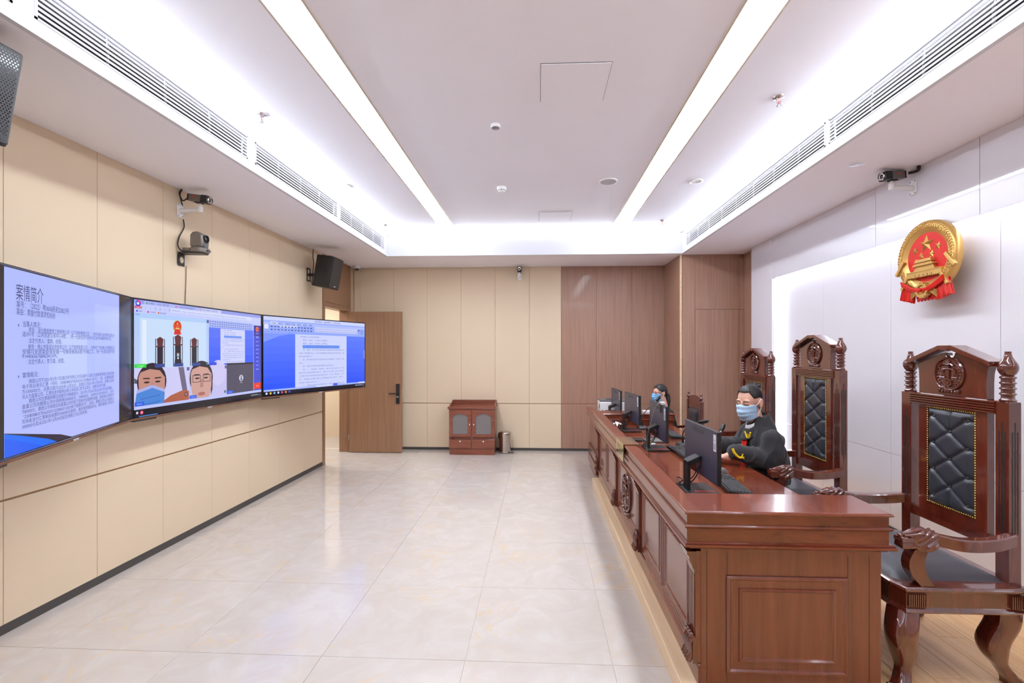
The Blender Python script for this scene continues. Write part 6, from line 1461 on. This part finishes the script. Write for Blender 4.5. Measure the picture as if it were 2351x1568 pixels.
    if not female:
        rings_torso(g, [(seat+0.012, 0.06, 0.20, 0.135), (seat+0.10, 0.06, 0.205, 0.135), (seat+0.22, 0.045, 0.21, 0.135), (sh_z-0.08, 0.02, 0.215, 0.13), (sh_z-0.01, 0.0, 0.205, 0.115), (sh_z+0.045, 0.0, 0.165, 0.108), (sh_z+0.095, 0.0, 0.118, 0.098), (sh_z+0.14, -0.005, 0.088, 0.084), (sh_z+0.165, -0.008, 0.074, 0.074)])
        for s in (1, -1):
            a = arm[s]; b = [a[0], tuple(Vector(a[1])+Vector((s*0.01, 0.02, 0.0))), tuple(Vector(a[2])*0.8+Vector(a[1])*0.2+Vector((0, 0, 0.012))), tuple(Vector(a[2])+Vector((-s*0.005, -0.005, 0.012)))]
            capsule(g, b, [0.086, 0.088, 0.070, 0.064], 18)
        for s in (1, -1): capsule(g, [(s*0.09, 0.0, seat+0.10), (s*0.11, leg_f*0.6, seat+0.05), (s*0.12, leg_f, seat+0.04), (s*0.12, leg_f+0.0, 0.2)], [0.09, 0.064, 0.066, 0.07])
        remesh(g, 'robe', 'robe', pr, 0.008, 4, folds)
        # collar: two lapels wrapping the neck
        cl = MB()
        def lap(u, v):
            th = math.radians(-160+320*u); r = 0.082+0.040*v
            return (r*1.05*math.sin(th), -0.022-r*0.95*math.cos(th)-0.016*math.cos(th/2)**6, sh_z+0.195-0.085*v-0.14*max(0, math.cos(th/2))**3)
        cl.grid(lambda u, v: lap(1-u if False else u, v), 40, 5); co_ = cl.build('collar', 'robe', pr, smooth=80)
        q = co_.modifiers.new('s', 'SOLIDIFY'); q.thickness = 0.009
        # white shirt collar
        sc_ = MB(); sc_.grid(lambda u, v: ((0.066+0.006*v)*math.sin(math.radians(-160+320*u)), -0.045-(0.066+0.006*v)*math.cos(math.radians(-160+320*u)), sh_z+0.135-0.030*v-0.045*max(0, math.cos(math.radians(-160+320*u)))), 30, 3); o = sc_.build('shirt_collar', 'shirt', pr, smooth=80); q = o.modifiers.new('s', 'SOLIDIFY'); q.thickness = 0.004
        # red front band with buttons, seen between the lapels
        rb = MB(); rb.grid(lambda u, v: (-0.045+0.090*u+0.012*v, -0.132-0.026*math.sin(PI*u)*0.3-0.006-0.0*v+0.012*(1-v)-0.012*math.sin(PI*v), sh_z-0.015-0.23*v), 6, 16); o = rb.build('red_front_band', 'robe_red', pr, smooth=80); q = o.modifiers.new('s', 'SOLIDIFY'); q.thickness = 0.004
        for z in (0.07, 0.14): MB().ell((0.012, -0.150, sh_z-z), 0.008, 0.004, 0.008).build('button', 'brass', pr, smooth=60)
        # yellow embroidery on the lapel and cuff
        PLp = lambda u, v: (0.062+u*0.9, -0.128+u*0.35-v*0.10, sh_z+0.018+v)
        m = MB()
        for s in (-1, 1): m.tube(bez([PLp(0.0, -0.03), PLp(s*0.016, -0.012), PLp(s*0.026, 0.018), PLp(s*0.030, 0.026)], 5), 0.0062, 6)
        m.tube([PLp(0, -0.014), PLp(0, 0.012)], 0.002, 5); m.tube([PLp(-0.010, 0.004), PLp(0.010, 0.004)], 0.002, 5); m.tube([PLp(-0.008, -0.010), PLp(0.008, -0.010)], 0.002, 5)
        m.build('lapel_badge', 'yellow', pr, smooth=60)
        m = MB(); cw = Vector(arm[1][2]); PCf = lambda u, v: tuple(cw+Vector((0.045+0.012*(1-v*8)*0, 0.0, 0.012))+Vector((0.028-abs(v)*0.15, u, v)))
        m.tube(bez([PCf(-0.055, 0.045), PCf(-0.048, 0.020), PCf(-0.030, -0.005), PCf(-0.010, -0.022), PCf(0.008, -0.024)], 5), 0.0095, 6)
        for e in ((0.05, -0.012), (0.045, -0.035), (0.02, 0.006)): m.tube([PCf(0.008, -0.022), PCf(*e)], 0.0055, 5)
        m.build('cuff_embroidery', 'yellow', pr, smooth=60)
    else:
        rings_torso(g, [(seat+0.005, 0.06, 0.165, 0.125), (seat+0.12, 0.06, 0.155, 0.115), (sh_z-0.16, 0.05, 0.165, 0.118), (sh_z-0.05, 0.035, 0.175, 0.105), (sh_z+0.005, 0.03, 0.155, 0.09), (sh_z+0.04, 0.02, 0.09, 0.075), (sh_z+0.06, 0.015, 0.065, 0.06)])
        for s in (1, -1):
            capsule(g, arm[s][:3], [0.066, 0.056, 0.042], 16)
            capsule(g, [(s*0.085, 0.02, seat+0.09), (s*0.09, leg_f*0.5, seat+0.075), (s*0.10, leg_f, seat+0.05), (s*0.10, leg_f+0.02, 0.28), (s*0.10, leg_f+0.03, 0.10)], [0.085, 0.076, 0.066, 0.06, 0.05])
        remesh(g, 'suit_jacket', 'suit', pr, 0.008, 3, folds)
        for s in (-1, 1):
            m = MB(); m.loft([[(s*0.066, 0.02, sh_z+0.085), (s*0.058, -0.005, sh_z+0.10), (s*0.050, 0.0, sh_z+0.055)], [(s*0.044, -0.058, sh_z+0.055), (s*0.030, -0.066, sh_z+0.066), (s*0.032, -0.06, sh_z+0.030)], [(s*0.020, -0.078, sh_z-0.01), (s*0.006, -0.080, sh_z+0.0), (s*0.010, -0.076, sh_z-0.02)]]); m.build('shirt_collar', 'shirt', pr)
    return pr
build_person((1.80, 3.88, DZ), -PI/2, 'man in a black judicial robe and blue mask seated at the bench', False)
build_person((1.64, 6.225, 0.0), -PI/2, 'masked woman with glasses and ponytail in a dark suit', True)
bpy.data.objects.remove(_fo); bpy.data.curves.remove(_fc)
